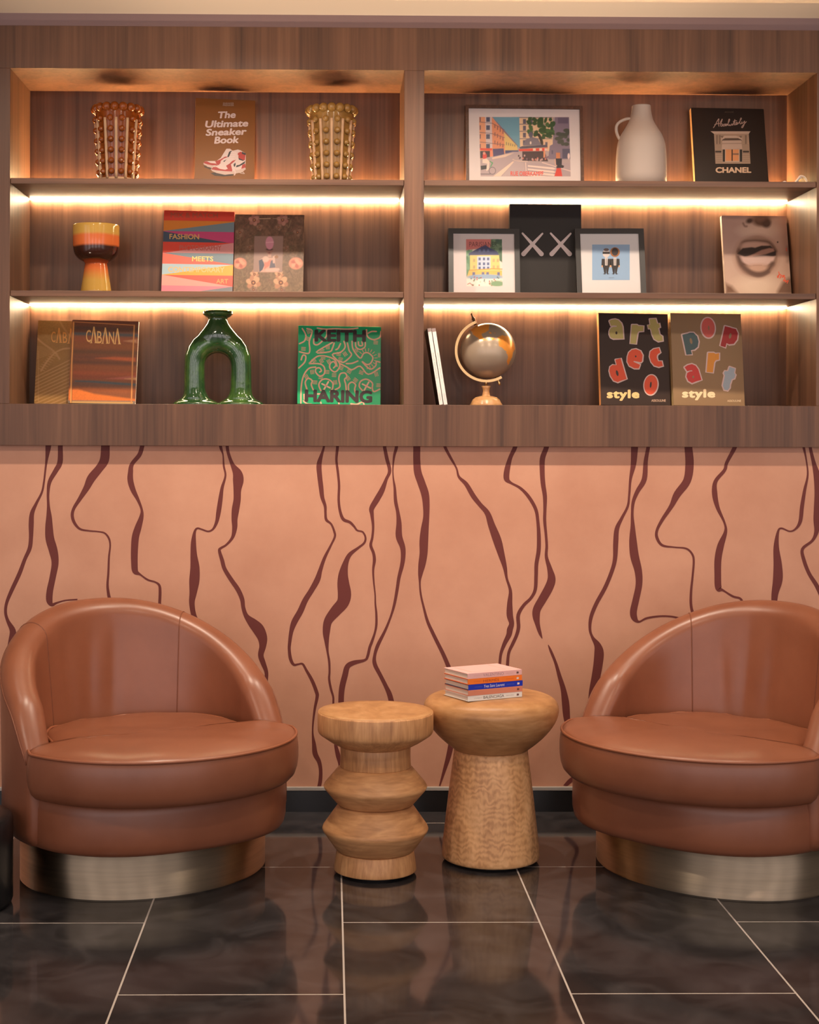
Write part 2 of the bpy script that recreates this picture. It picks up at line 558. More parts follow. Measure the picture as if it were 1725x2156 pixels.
# mural ribbons: zoom-crop coordinates (x, y, width)
CR = {'A': (0, 930, 440 / 1725), 'B': (380, 930, 440 / 1725), 'C': (760, 930, 440 / 1725), 'D': (1180, 930, 545 / 1725),
      'E': (500, 1270, 460 / 1725), 'F': (900, 1270, 400 / 1725)}
RIB = [
    [('A', [(400, 0, 46), (398, 45, 46), (385, 150, 22), (375, 230, 16), (362, 340, 16), (345, 420, 18), (300, 510, 24), (265, 590, 36), (258, 680, 42), (256, 790, 34), (245, 880, 34), (205, 970, 30), (160, 1090, 34), (95, 1230, 32), (55, 1330, 26), (46, 1410, 24), (65, 1480, 28), (105, 1560, 50), (100, 1640, 60), (90, 1760, 80), (80, 1900, 80), (75, 2050, 60)])],
    [('A', [(498, 0, 40), (498, 45, 40), (495, 170, 44), (460, 240, 40), (410, 330, 32), (397, 430, 22), (400, 530, 24), (405, 620, 46), (405, 700, 62), (412, 800, 72), (440, 900, 72), (455, 1000, 58), (435, 1120, 52), (412, 1230, 54), (408, 1310, 52), (430, 1345, 30), (470, 1330, 16), (540, 1310, 12), (640, 1302, 12)])],
    [('A', [(870, 0, 72), (870, 45, 72), (862, 150, 76), (820, 220, 66), (755, 300, 70), (715, 380, 52), (660, 470, 34), (610, 550, 26), (597, 610, 26), (615, 670, 24), (660, 720, 18), (730, 735, 14), (810, 742, 12), (865, 755, 14), (900, 800, 16), (910, 860, 14), (900, 950, 16), (895, 1080, 18), (888, 1180, 20), (895, 1250, 24), (905, 1300, 26), (925, 1400, 26)])],
    [('A', [(1180, 0, 36), (1172, 45, 36), (1150, 110, 36), (1090, 185, 34), (1078, 250, 42), (1077, 320, 48), (1100, 400, 42), (1140, 480, 26), (1170, 560, 20), (1168, 620, 36), (1140, 710, 56), (1118, 790, 60), (1110, 900, 58), (1110, 1000, 54), (1118, 1070, 48), (1160, 1098, 16), (1220, 1140, 16), (1280, 1158, 14), (1315, 1185, 20), (1322, 1240, 24), (1318, 1340, 24), (1316, 1430, 24)])],
    [('B', [(325, 0, 24), (335, 55, 24), (352, 110, 12), (358, 200, 16), (372, 280, 16), (345, 380, 26), (330, 480, 36), (315, 580, 38), (300, 660, 28), (270, 720, 18), (230, 740, 14), (180, 725, 14), (140, 715, 16), (118, 745, 22), (108, 830, 42), (110, 930, 54), (120, 1040, 76), (115, 1150, 84), (105, 1250, 60), (95, 1330, 46), (110, 1430, 42), (145, 1510, 44), (175, 1600, 44)])],
    [('B', [(385, 0, 26), (388, 55, 26), (400, 110, 26), (430, 190, 34), (470, 260, 76), (478, 320, 88), (470, 400, 64), (468, 480, 60), (455, 560, 62), (447, 640, 50), (448, 710, 42), (430, 790, 26), (380, 850, 18), (335, 878, 20), (322, 900, 24), (345, 980, 32), (365, 1050, 32), (420, 1140, 36), (475, 1220, 38), (510, 1300, 36), (520, 1370, 32), (545, 1440, 40), (600, 1500, 80), (645, 1550, 96)]),
     ('E', [(198, 275, 76), (200, 340, 54), (185, 410, 44), (203, 470, 40), (228, 540, 30), (228, 600, 28), (220, 680, 24), (205, 800, 20)])],
    [('B', [(1190, 0, 18), (1182, 55, 18), (1165, 110, 26), (1145, 190, 42), (1150, 280, 40), (1162, 380, 38), (1172, 460, 32), (1195, 530, 24), (1198, 590, 20), (1205, 645, 22), (1245, 680, 16), (1270, 740, 18), (1275, 785, 18), (1240, 860, 18), (1190, 960, 26), (1155, 1060, 34), (1130, 1140, 48), (1080, 1230, 44), (1030, 1310, 46), (990, 1400, 50), (940, 1490, 50), (915, 1570, 34)]),
     ('E', [(412, 320, 26), (410, 370, 24), (420, 440, 26), (445, 485, 20), (480, 482, 14), (515, 480, 16), (545, 530, 20), (590, 610, 26), (625, 700, 28), (630, 740, 26), (612, 830, 20), (598, 940, 14), (595, 1030, 14), (605, 1110, 30), (615, 1190, 40), (645, 1250, 32), (658, 1320, 28), (655, 1400, 30), (645, 1450, 30)])],
    [('B', [(1298, 0, 24), (1296, 55, 24), (1288, 150, 20), (1300, 250, 20), (1310, 360, 20), (1307, 480, 20), (1318, 570, 22), (1345, 640, 26), (1400, 665, 22), (1435, 700, 18), (1460, 732, 14), (1505, 745, 14), (1528, 790, 16), (1518, 835, 18), (1470, 875, 20), (1400, 930, 34), (1365, 1000, 46), (1345, 1090, 76), (1345, 1170, 98), (1355, 1260, 110), (1340, 1330, 100), (1280, 1400, 90), (1220, 1480, 70), (1205, 1570, 60)]),
     ('E', [(705, 300, 36), (712, 380, 18), (725, 460, 18), (728, 540, 16), (725, 600, 18), (740, 680, 18), (757, 740, 16), (758, 800, 16), (762, 960, 16), (775, 1110, 24), (795, 1200, 36), (806, 1265, 20), (810, 1330, 16)])],
    [('C', [(190, 0, 28), (198, 55, 28), (215, 140, 30), (238, 240, 28), (210, 310, 26), (175, 400, 44), (130, 480, 48), (90, 550, 42), (92, 600, 30), (102, 700, 20), (95, 790, 20), (82, 855, 24), (105, 920, 24), (112, 980, 26), (102, 1060, 18), (107, 1160, 14), (118, 1260, 12), (120, 1340, 14), (128, 1420, 18), (128, 1510, 20), (115, 1580, 18)]),
     ('E', [(1060, 310, 22), (1045, 350, 22), (1028, 420, 22), (1005, 450, 20), (920, 470, 36), (870, 500, 42), (850, 570, 46), (828, 660, 46), (820, 740, 44), (818, 860, 44)])],
    [('C', [(300, 0, 26), (292, 55, 26), (275, 120, 20), (265, 220, 10), (268, 300, 12), (280, 380, 20), (287, 490, 28), (305, 580, 28), (315, 670, 42), (315, 780, 54), (345, 870, 44), (350, 940, 38), (340, 1020, 34), (315, 1120, 28), (298, 1230, 26), (275, 1350, 22), (245, 1450, 18), (200, 1560, 22)]),
     ('E', [(1110, 330, 28), (1085, 410, 24), (1085, 480, 32), (1130, 570, 30), (1175, 660, 32), (1205, 730, 40), (1235, 860, 44)])],
    [('C', [(462, 0, 58), (462, 55, 58), (462, 150, 58), (470, 250, 62), (500, 340, 64), (530, 430, 64), (540, 520, 56), (540, 620, 50), (528, 720, 64), (520, 820, 72), (518, 920, 66), (505, 1010, 60), (492, 1090, 38), (487, 1160, 16), (495, 1260, 16), (520, 1370, 18), (550, 1480, 24), (590, 1570, 28)]),
     ('E', [(1575, 300, 28), (1620, 390, 30), (1655, 470, 32), (1690, 560, 34)]),
     ('F', [(225, 700, 30), (230, 1000, 44), (222, 1200, 52), (212, 1300, 50), (190, 1400, 44), (160, 1500, 32), (130, 1600, 20), (112, 1660, 14)])],
    [('C', [(680, 0, 24), (700, 55, 24), (740, 130, 22), (790, 220, 14), (810, 290, 20), (870, 350, 34), (930, 450, 40), (985, 520, 36), (1045, 590, 44), (1080, 690, 58), (1125, 810, 70), (1160, 930, 54), (1190, 1040, 34), (1205, 1130, 20), (1235, 1230, 26), (1230, 1330, 42), (1230, 1430, 52), (1245, 1500, 42)]),
     ('F', [(750, 240, 54), (740, 290, 48), (700, 370, 36), (668, 460, 26), (658, 560, 24), (650, 700, 24)])],
    [('C', [(1285, 0, 36), (1270, 55, 36), (1235, 130, 34), (1208, 230, 46), (1204, 305, 46), (1240, 340, 20), (1320, 385, 22), (1390, 460, 28), (1445, 560, 28), (1462, 660, 26), (1470, 780, 32), (1468, 900, 34), (1450, 1010, 32), (1447, 1110, 30), (1440, 1220, 28), (1405, 1290, 24), (1345, 1350, 26), (1300, 1430, 30), (1302, 1530, 30), (1285, 1600, 28)]),
     ('F', [(775, 370, 30), (740, 450, 26), (728, 560, 28), (720, 700, 28)])],
    [('C', [(1545, 0, 40), (1530, 55, 40), (1500, 140, 44), (1498, 250, 40), (1505, 350, 38), (1520, 450, 34), (1520, 560, 26), (1518, 650, 26), (1528, 760, 22), (1535, 860, 22), (1532, 950, 26), (1560, 1050, 42), (1575, 1130, 66), (1555, 1200, 72), (1500, 1300, 70), (1455, 1380, 66), (1448, 1440, 60), (1460, 1510, 38), (1480, 1580, 26), (1498, 1625, 5)])],
    [('F', [(1098, 378, 6), (1120, 430, 22), (1165, 540, 26), (1200, 660, 36), (1235, 780, 48), (1255, 900, 66), (1265, 1020, 62), (1280, 1130, 42), (1295, 1230, 30), (1305, 1320, 24), (1330, 1430, 26), (1362, 1520, 34), (1335, 1580, 40), (1290, 1620, 40), (1245, 1665, 30)])],
    [('D', [(495, 0, 46), (495, 45, 46), (488, 150, 36), (468, 250, 18), (460, 350, 14), (450, 430, 16), (410, 510, 20), (378, 580, 30), (370, 670, 34), (365, 780, 28), (345, 860, 26), (300, 970, 26), (240, 1080, 26), (205, 1170, 24), (198, 1250, 18)]),
     ('F', [(1500, 310, 26), (1545, 380, 60), (1560, 450, 86), (1550, 560, 84), (1530, 680, 80), (1510, 800, 82), (1500, 900, 76), (1500, 980, 64), (1525, 1040, 50), (1570, 1100, 40), (1600, 1250, 30)])],
    [('D', [(590, 0, 24), (585, 45, 24), (570, 130, 28), (560, 250, 34), (515, 330, 28), (487, 400, 22), (480, 480, 18), (483, 560, 28), (485, 660, 50), (495, 760, 58), (520, 860, 50), (525, 950, 44), (505, 1050, 44), (488, 1130, 46), (495, 1175, 40), (525, 1200, 14), (580, 1175, 14), (680, 1162, 12), (770, 1170, 12), (820, 1195, 16), (845, 1250, 14), (855, 1330, 14)])],
    [('D', [(850, 0, 52), (855, 45, 52), (862, 150, 56), (845, 260, 52), (780, 350, 48), (740, 430, 30), (680, 520, 22), (645, 590, 18), (645, 640, 20), (680, 690, 16), (760, 703, 10), (840, 712, 12), (880, 750, 14), (890, 800, 14), (882, 900, 14), (872, 1000, 16), (872, 1090, 18), (890, 1160, 20), (935, 1260, 20)])],
    [('D', [(1175, 0, 28), (1160, 45, 28), (1110, 140, 22), (1095, 190, 22), (1035, 265, 26), (1030, 350, 36), (1050, 440, 26), (1095, 540, 14), (1102, 600, 22), (1070, 690, 44), (1052, 780, 46), (1050, 880, 44), (1055, 975, 42), (1085, 990, 14), (1150, 1030, 14), (1200, 1045, 14), (1215, 1080, 18), (1220, 1150, 18)])],
    [('D', [(1615, 0, 16), (1625, 45, 16), (1640, 120, 10), (1650, 220, 12), (1630, 320, 20), (1612, 430, 26), (1600, 530, 24), (1570, 580, 14), (1530, 597, 10), (1475, 577, 12), (1452, 600, 16), (1440, 700, 36), (1450, 820, 56), (1450, 920, 64), (1430, 1020, 44), (1425, 1130, 36)])],
    [('D', [(1665, 0, 20), (1668, 45, 20), (1690, 140, 26), (1715, 240, 50), (1725, 340, 60), (1718, 440, 54), (1712, 520, 48), (1708, 600, 30), (1680, 660, 18), (1615, 715, 20), (1625, 790, 24), (1660, 880, 24), (1710, 960, 28), (1750, 1050, 28), (1780, 1150, 30), (1800, 1300, 40)])],
]


def ribbon_mesh(bm, pts, y, dx, mi):
    pts = smooth_prof(pts, 5)
    L, R = [], []
    zmax, zmin = Z_BOT + 0.02, Z_STRIP_T + 0.0005
    for i, (u, v, w) in enumerate(pts):
        a, b = pts[max(i - 1, 0)], pts[min(i + 1, len(pts) - 1)]
        du, dv = b[0] - a[0], b[1] - a[1]
        ln = math.hypot(du, dv) or 1
        nu, nv = dv / ln, -du / ln
        w = max(w, 1.0)
        for lst, s in ((L, 0.5), (R, -0.5)):
            p = at_y(u + nu * w * s, v + nv * w * s, y)
            lst.append(bm.verts.new((p.x + dx, y, min(max(p.z, zmin), zmax))))
    for i in range(len(L) - 1):
        try:
            f = bm.faces.new((L[i], L[i + 1], R[i + 1], R[i]))
            f.material_index = mi
        except ValueError:
            pass


wb = bmesh.new()
box_bm((XL, 0.0, -0.02), (XR, 0.10, Z_BOT + 0.03), 0, wb)
PER = at_y(1340, 1000, 0).x - at_y(108, 1000, 0).x
for ri, parts in enumerate(RIB):
    pts = []
    for k, ps in parts:
        ox, oy, s = CR[k]
        pts += [(ox + x * s, oy + yy * s, w * s) for x, yy, w in ps]
    yy = -0.0006 - 0.00002 * ri
    ribbon_mesh(wb, pts, yy, 0, 1)
    if 6 <= ri <= 14:
        ribbon_mesh(wb, pts, yy, -PER, 1)
        ribbon_mesh(wb, pts, yy, PER, 1)
wall = bm_obj('wall_back', wb)
wall.data.materials.append(M_PINK)
wall.data.materials.append(M_RIBBON)
struct(wall)

# ------------------------------------------------------------------ bookcase
XA, XB_ = at_y(21, 480, YF).x, at_y(851, 480, YF).x
XC, XD = at_y(893, 480, YF).x, at_y(1720, 480, YF).x
DIV = XC - XB_
BC = empty('bookcase', (0, 0, Z_BOT), 'long walnut built-in bookcase with two lit bays of shelves above the pink mural', 'bookcase')
OFFB = Vector((0, 0, -Z_BOT))


def bpart(name, lo, hi, m, bevel=0.0012):
    lo, hi = Vector(lo) + OFFB, Vector(hi) + OFFB
    return box(name, lo, hi, m, BC, bevel)


E = 0.0
bpart('top_panel', (XL, YF, Z_NT), (XR, YB + 0.02, Z_TOP), M_WAL)
bpart('bottom_panel', (XL, YF, Z_BOT), (XR, YB + 0.02, Z_NB), M_WAL)
bpart('stile', (XL, YF, Z_NB), (XA, YB + 0.02, Z_NT), M_WAL)
bpart('divider', (XB_, YF, Z_NB), (XC, YB + 0.02, Z_NT), M_WAL)
bpart('stile', (XD, YF, Z_NB), (XR, YB + 0.02, Z_NT), M_WAL)
bpart('back_panel', (XA, YB, Z_NB), (XB_, YB + 0.02, Z_NT), M_WAL, 0)
bpart('back_panel', (XC, YB, Z_NB), (XD, YB + 0.02, Z_NT), M_WAL, 0)
for x0, x1 in ((XA, XB_), (XC, XD)):
    bpart('shelf', (x0 + .001, YF + 0.006, Z_S1B), (x1 - .001, YB - 0.001, Z_S1T), M_WALH)
    bpart('shelf', (x0 + .001, YF + 0.006, Z_S2B), (x1 - .001, YB - 0.001, Z_S2T), M_WALH)
    for zz in (Z_S1B, Z_S2B):
        bpart('led_strip', (x0 + .004, YB - 0.022, zz - 0.0055), (x1 - .004, YB - 0.010, zz), M_LED, 0.001)
    bpart('led_strip', (x0 + .004, YB - 0.0125, Z_S1T), (x1 - .004, YB - 0.0025, Z_S1T + 0.010), M_LEDUP, 0.002)


# ------------------------------------------------------------------ printing: letters, shapes and painted covers
class Art:
    """flat print lying on a cover: polygons in cover coordinates (s right, t up), colours per corner"""

    def __init__(self, M, Wd, Hd, crop, gain=1.0):
        self.M, self.W, self.H, self.crop, self.gain = M, Wd, Hd, crop, gain
        self.Mi = M.inverted()
        self.n = (M.to_3x3() @ Vector((0, 1, 0)))
        self.o = M.translation
        self.v, self.f, self.c = [], [], []
        self.layer = 1
        self.k = 0

    def px(self, x, y):
        ox, oy, s = self.crop
        return ox + x * s, oy + y * s

    def loc(self, x, y):
        d = ray(*self.px(x, y))
        t = (self.o - CAM).dot(self.n) / d.dot(self.n)
        p = self.Mi @ (CAM + d * t)
        return p.x, p.z

    def zoom(self, s, t):
        u, v = proj(self.M @ Vector((s, 0, t)))
        ox, oy, k = self.crop
        return (u - ox) / k, (v - oy) / k

    def clip(self, pts):
        def cut(ps, ins, inter):
            out = []
            for i in range(len(ps)):
                a, b = ps[i - 1], ps[i]
                if ins(b):
                    if not ins(a):
                        out.append(inter(a, b))
                    out.append(b)
                elif ins(a):
                    out.append(inter(a, b))
            return out
        for ax, lim, sg in ((0, 0.0, 1), (0, self.W, -1), (1, 0.0, 1), (1, self.H, -1)):
            if not pts:
                return pts

            def ins(p, ax=ax, lim=lim, sg=sg):
                return sg * (p[ax] - lim) >= -1e-9

            def inter(a, b, ax=ax, lim=lim):
                t = (lim - a[ax]) / (b[ax] - a[ax])
                return (a[0] + (b[0] - a[0]) * t, a[1] + (b[1] - a[1]) * t)
            pts = cut(pts, ins, inter)
        return pts

    def add_local(self, pts, col, layer=None, clip=True, sub=0):
        if clip:
            pts = self.clip(pts)
        if len(pts) < 3:
            return
        y = -0.0003 * (layer or self.layer) - 0.000022 * sub
        i0 = len(self.v)
        self.v += [(s, y, t) for s, t in pts]
        self.f.append(tuple(range(i0, i0 + len(pts))))
        self.c.append([tuple(min(c * self.gain, 0.95) for c in col)] * len(pts))

    def poly(self, pts, rgb, layer=None):
        ps = [self.loc(x, y) for x, y in pts]
        self.k = (self.k + 1) % 12
        for t in tessellate_polygon([[Vector((p[0], p[1], 0)) for p in ps]]):
            self.add_local([ps[i] for i in t], lin(rgb), layer, sub=self.k)

    def rect(self, x0, y0, x1, y1, rgb, layer=None):
        self.poly([(x0, y0), (x1, y0), (x1, y1), (x0, y1)], rgb, layer)

    def ell(self, cx, cy, rx, ry, rgb, layer=None, n=24, rot=0):
        c, s = math.cos(rot), math.sin(rot)
        self.poly([(cx + rx * math.cos(a) * c - ry * math.sin(a) * s, cy + rx * math.cos(a) * s + ry * math.sin(a) * c)
                   for a in [2 * math.pi * k / n for k in range(n)]], rgb, layer)

    def line(self, pts, w, rgb, layer=None, smooth=0, closed=False):
        if smooth:
            pts = smooth_prof(pts, smooth)
        col = lin(rgb)
        P = [self.loc(x, y) for x, y in pts]
        wl = w * self.crop[2] * 0.00193
        L, R = [], []
        for i, p in enumerate(P):
            a, b = P[max(i - 1, 0)], P[min(i + 1, len(P) - 1)]
            dx, dy = b[0] - a[0], b[1] - a[1]
            ln = math.hypot(dx, dy) or 1
            n = (-dy / ln * wl / 2, dx / ln * wl / 2)
            L.append((p[0] + n[0], p[1] + n[1]))
            R.append((p[0] - n[0], p[1] - n[1]))
        for i in range(len(P) - 1):
            self.add_local([L[i], R[i], R[i + 1], L[i + 1]], col, layer, sub=i % 6)
        for ip, p in enumerate((P[0], P[-1])):
            self.add_local([(p[0] + wl / 2 * math.cos(a), p[1] + wl / 2 * math.sin(a)) for a in [2 * math.pi * k / 8 for k in range(8)]], col, layer, sub=7 + ip)

    def text(self, s, x0, y0, x1, y1, layers, rot=0.0, shear=0.0, layer=None, space=1.0):
        """layers = [(stroke thickening, rgb), ...]; thick letters are the glyph laid down several times, slightly shifted"""
        cx, cy = (x0 + x1) / 2, (y0 + y1) / 2
        c, sn = math.cos(-rot), math.sin(-rot)
        for li, (off, rgb) in enumerate(layers):
            V, Fc = glyphs(s, shear, space)
            mn, mxx = V.min(0) - off, V.max(0) + off
            shifts = [(0.0, 0.0)]
            if off > 0:
                shifts += [(off * math.cos(k * math.pi / 4), off * math.sin(k * math.pi / 4)) for k in range(8)]
            col = lin(rgb)
            for ish, sh in enumerate(shifts):
                q = (V + np.array(sh) - mn) / np.maximum(mxx - mn, 1e-6)
                X = (q[:, 0] - 0.5) * (x1 - x0)
                Y = (0.5 - q[:, 1]) * (y1 - y0)
                pts = [self.loc(cx + a * c - b * sn, cy + a * sn + b * c) for a, b in zip(X, Y)]
                for f in Fc:
                    self.add_local([pts[i] for i in f], col, (layer or self.layer) + li, clip=False, sub=ish)

    def paint(self, fn, cell=0.0016, layer=None):
        """per-vertex coloured grid over the whole cover; fn gets a Paint in zoom coordinates"""
        nx, ny = max(8, int(self.W / cell)), max(8, int(self.H / cell))
        S, T = np.meshgrid(np.linspace(0, self.W, nx + 1), np.linspace(0, self.H, ny + 1))
        S, T = S.ravel(), T.ravel()
        Mn = np.array(self.M)
        P = Mn[:3, 0][None] * S[:, None] + Mn[:3, 2][None] * T[:, None] + Mn[:3, 3][None]
        Q = (P - np.array(CAM)[None]) @ np.array(RC)
        U = PU + F * Q[:, 0] / -Q[:, 2]
        V_ = PV - F * Q[:, 1] / -Q[:, 2]
        ox, oy, k = self.crop
        pa = Paint((U - ox) / k, (V_ - oy) / k, S / self.W, T / self.H)
        fn(pa)
        C = np.clip(pa.C * self.gain, 0, 0.95)
        y = -0.0003 * (layer or self.layer)
        i0 = len(self.v)
        self.v += list(zip(S.tolist(), [y] * len(S), T.tolist()))
        Cl = [tuple(c) for c in C.tolist()]
        for j in range(ny):
            for i in range(nx):
                a = j * (nx + 1) + i
                q = (a, a + 1, a + nx + 2, a + nx + 1)
                self.f.append(tuple(i0 + k2 for k2 in q))
                self.c.append([Cl[k2] for k2 in q])

    def build(self, name, parent):
        me = bpy.data.meshes.new(name)
        me.from_pydata(self.v, [], self.f)
        ca = me.color_attributes.new('Col', 'FLOAT_COLOR', 'CORNER')
        flat = [x for f in self.c for c in f for x in (c[0], c[1], c[2], 1.0)]
        ca.data.foreach_set('color', flat)
        o = link(name, me, M_PRINT, parent)
        self.v, self.f, self.c = [], [], []
        return o


def glyphs(s, shear, space, _cache={}):
    k = (s, shear, space)
    if k not in _cache:
        cu = bpy.data.curves.new('glyph', 'FONT')
        cu.body = s
        cu.size = 1.0
        cu.shear = shear
        cu.space_character = space
        cu.resolution_u = 3
        cu.fill_mode = 'FRONT'
        ob = bpy.data.objects.new('glyph', cu)
        COL.objects.link(ob)
        dg = bpy.context.evaluated_depsgraph_get()
        me = bpy.data.meshes.new_from_object(ob.evaluated_get(dg))
        V = np.array([v.co[:2] for v in me.vertices]) if len(me.vertices) else np.zeros((1, 2))
        Fc = [tuple(p.vertices) for p in me.polygons]
        COL.objects.unlink(ob)
        bpy.data.objects.remove(ob)
        bpy.data.curves.remove(cu)
        bpy.data.meshes.remove(me)
        _cache[k] = (V, Fc)
    return _cache[k]


class Paint:
    def __init__(self, X, Y, S, T):
        self.X, self.Y, self.S, self.T = X, Y, S, T
        self.C = np.zeros((len(X), 3))
        self.rng = np.random.default_rng(3)

    def fill(self, rgb):
        self.C[:] = lin(rgb)

    def mix(self, m, rgb):
        m = np.clip(m, 0, 1)[:, None]
        self.C = self.C * (1 - m) + np.array(lin(rgb))[None] * m

    def ell(self, cx, cy, rx, ry, rgb, soft=8, rot=0, op=1.0):
        c, s = math.cos(rot), math.sin(rot)
        dx, dy = self.X - cx, self.Y - cy
        a, b = dx * c + dy * s, -dx * s + dy * c
        r = np.sqrt((a / rx) ** 2 + (b / ry) ** 2)
        self.mix(op * np.clip(0.5 - (r - 1) * min(rx, ry) / soft, 0, 1), rgb)

    def _dist(self, pts, closed):
        d = np.full(len(self.X), 1e9)
        n = len(pts)
        for i in range(n if closed else n - 1):
            ax, ay = pts[i]
            bx, by = pts[(i + 1) % n]
            vx, vy = bx - ax, by - ay
            L = vx * vx + vy * vy + 1e-9
            t = np.clip(((self.X - ax) * vx + (self.Y - ay) * vy) / L, 0, 1)
            d = np.minimum(d, np.hypot(self.X - ax - t * vx, self.Y - ay - t * vy))
        return d

    def poly(self, pts, rgb, soft=8, op=1.0):
        d = self._dist(pts, True)
        ins = np.zeros(len(self.X), bool)
        n = len(pts)
        for i in range(n):
            ax, ay = pts[i]
            bx, by = pts[(i + 1) % n]
            if ay == by:
                continue
            cnd = (ay > self.Y) != (by > self.Y)
            ins ^= cnd & (self.X < (bx - ax) * (self.Y - ay) / (by - ay) + ax)
        self.mix(op * np.clip(0.5 + np.where(ins, d, -d) / soft, 0, 1), rgb)

    def line(self, pts, w, rgb, soft=8, op=1.0, smooth=0):
        if smooth:
            pts = smooth_prof(pts, smooth)
        self.mix(op * np.clip(0.5 + (w / 2 - self._dist(pts, False)) / soft, 0, 1), rgb)

    def rect(self, x0, y0, x1, y1, rgb, soft=8, op=1.0):
        self.poly([(x0, y0), (x1, y0), (x1, y1), (x0, y1)], rgb, soft, op)

    def vgrad(self, y0, y1, rgb, op=1.0):
        self.mix(op * np.clip((self.Y - y0) / (y1 - y0), 0, 1), rgb)

    def hgrad(self, x0, x1, rgb, op=1.0):
        self.mix(op * np.clip((self.X - x0) / (x1 - x0), 0, 1), rgb)

    def noise(self, n, amp, seed=1):
        """smooth value noise with about n cells across"""
        r = np.random.default_rng(seed)
        g = r.random((n + 2, n + 2))
        x, y = self.S * n, self.T * n
        i, j = np.clip(x.astype(int), 0, n), np.clip(y.astype(int), 0, n)
        fx, fy = x - i, y - j
        fx, fy = fx * fx * (3 - 2 * fx), fy * fy * (3 - 2 * fy)
        v = (g[j, i] * (1 - fx) + g[j, i + 1] * fx) * (1 - fy) + (g[j + 1, i] * (1 - fx) + g[j + 1, i + 1] * fx) * fy
        self.C *= (1 + amp * (v - 0.5) * 2)[:, None]


# ------------------------------------------------------------------ leaning books and frames
def lean(uL, uR, vbot, vtop, zs, tilt=12.0, yaw=0.0, roll=0.0, thick=0.03, back=0.0):
    """frame matrix, width and height of a flat thing whose front face spans the given pixels"""
    tl, yw, rl = math.radians(tilt), math.radians(yaw), math.radians(roll)
    R3 = Matrix.Rotation(yw, 3, 'Z') @ Matrix.Rotation(-tl, 3, 'X') @ Matrix.Rotation(rl, 3, 'Y')
    H, Wd = 0.32, 0.25
    for _ in range(12):
        y0 = YB - 0.004 - back - H * math.sin(tl) - thick * math.cos(tl) - max(0.0, Wd * math.sin(yw))
        yR = y0 + Wd * math.sin(yw)
        pl = at_y(uL, vbot, y0)
        pr = at_y(uR, vbot, yR)
        Wd = (pr.x - pl.x) / math.cos(yw)
        z0 = zs + thick * math.sin(tl) + max(0.0, Wd * math.sin(rl)) + 0.0004
        o = Vector((pl.x, y0, z0))
        lo, hi = 0.05, 0.8
        for _ in range(40):
            mid = (lo + hi) / 2
            p = o + R3 @ Vector((Wd / 2, 0, mid))
            if proj(p)[1] > vtop:
                lo = mid
            else:
                hi = mid
        H = (lo + hi) / 2
    M = Matrix.Translation(o) @ R3.to_4x4()
    return M, Wd, H


def book(label, rgb, spine_rgb, px, crop, group, name='book', gain=1.0, rough=0.42, soft=False, **kw):
    M, Wd, H = lean(*px, **kw)
    T = kw.get('thick', 0.03)
    e = empty(name, M.translation, label, 'magazine' if name == 'magazine' else 'book', group)
    e.rotation_euler = M.to_euler()
    ct = 0.0012 if soft else 0.003
    ov = 0.0 if soft else 0.003
    cm = mat('cover_%d_%d_%d' % rgb, tuple(min(.95, c * gain) for c in lin(rgb)), rough, 0, 0.25)
    sm = mat('cover_%d_%d_%d' % spine_rgb, tuple(min(.95, c * gain) for c in lin(spine_rgb)), rough, 0, 0.4)
    box('front_cover', (0, 0, 0), (Wd, ct, H), cm, e, 0.0006)
    box('back_cover', (0, T - ct, 0), (Wd, T, H), cm, e, 0.0006)
    box('spine', (0, ct, 0), (ct, T - ct, H), sm, e, 0.0004)
    box('pages', (ct, ct, ov), (Wd - ov, T - ct, H - ov), M_PAGES, e)
    a = Art(M, Wd, H, crop, gain)
    return e, a


def frame(label, px, crop, fw, m, group, tilt=10.0, yaw=0.0, roll=0.0, thick=0.02, back=0.0):
    M, Wd, H = lean(*px, tilt=tilt, yaw=yaw, roll=roll, thick=thick, back=back)
    e = empty('picture_frame', M.translation, label, 'picture frame', group)
    e.rotation_euler = M.to_euler()
    bm = bmesh.new()
    # four mitred bars
    o_ = [(0, 0), (Wd, 0), (Wd, H), (0, H)]
    i_ = [(fw, fw), (Wd - fw, fw), (Wd - fw, H - fw), (fw, H - fw)]
    vs = {}
    for k in range(4):
        for key, p in (('o', o_[k]), ('i', i_[k])):
            for yy in (0.0, thick):
                vs[key, k, yy] = bm.verts.new((p[0], yy, p[1]))
    for k in range(4):
        n = (k + 1) % 4
        bm.faces.new((vs['o', k, 0.0], vs['o', n, 0.0], vs['i', n, 0.0], vs['i', k, 0.0]))
        bm.faces.new((vs['o', k, thick], vs['i', k, thick], vs['i', n, thick], vs['o', n, thick]))
        bm.faces.new((vs['o', k, 0.0], vs['o', k, thick], vs['o', n, thick], vs['o', n, 0.0]))
        bm.faces.new((vs['i', k, 0.0], vs['i', n, 0.0], vs['i', n, thick], vs['i', k, thick]))
    bmesh.ops.recalc_face_normals(bm, faces=bm.faces)
    bm_obj('frame_moulding', bm, m, e)
    box('backing_board', (fw * .5, thick * .75, fw * .5), (Wd - fw * .5, thick * .92, H - fw * .5), M_BLACKFRAME, e)
    box('mount', (fw - .001, 0.0075, fw - .001), (Wd - fw + .001, 0.010, H - fw + .001), M_MAT, e)
    box('glass', (fw - .001, 0.0035, fw - .001), (Wd - fw + .001, 0.0050, H - fw + .001), M_GLASS, e)
    Mp = M @ Matrix.Translation((0, 0.0074, 0))
    a = Art(Mp, Wd, H, crop, 1.3 if Wd > 0.35 else 1.0)
    a.yoff = 0.0074
    return e, a


def place_print(a, e, name='print'):
    o = a.build(name, e)
    if hasattr(a, 'yoff'):
        o.location = (0, a.yoff, 0)
    return o


G_LB = 'art books shown face out on the shelves'
WHT = (232, 208, 200)

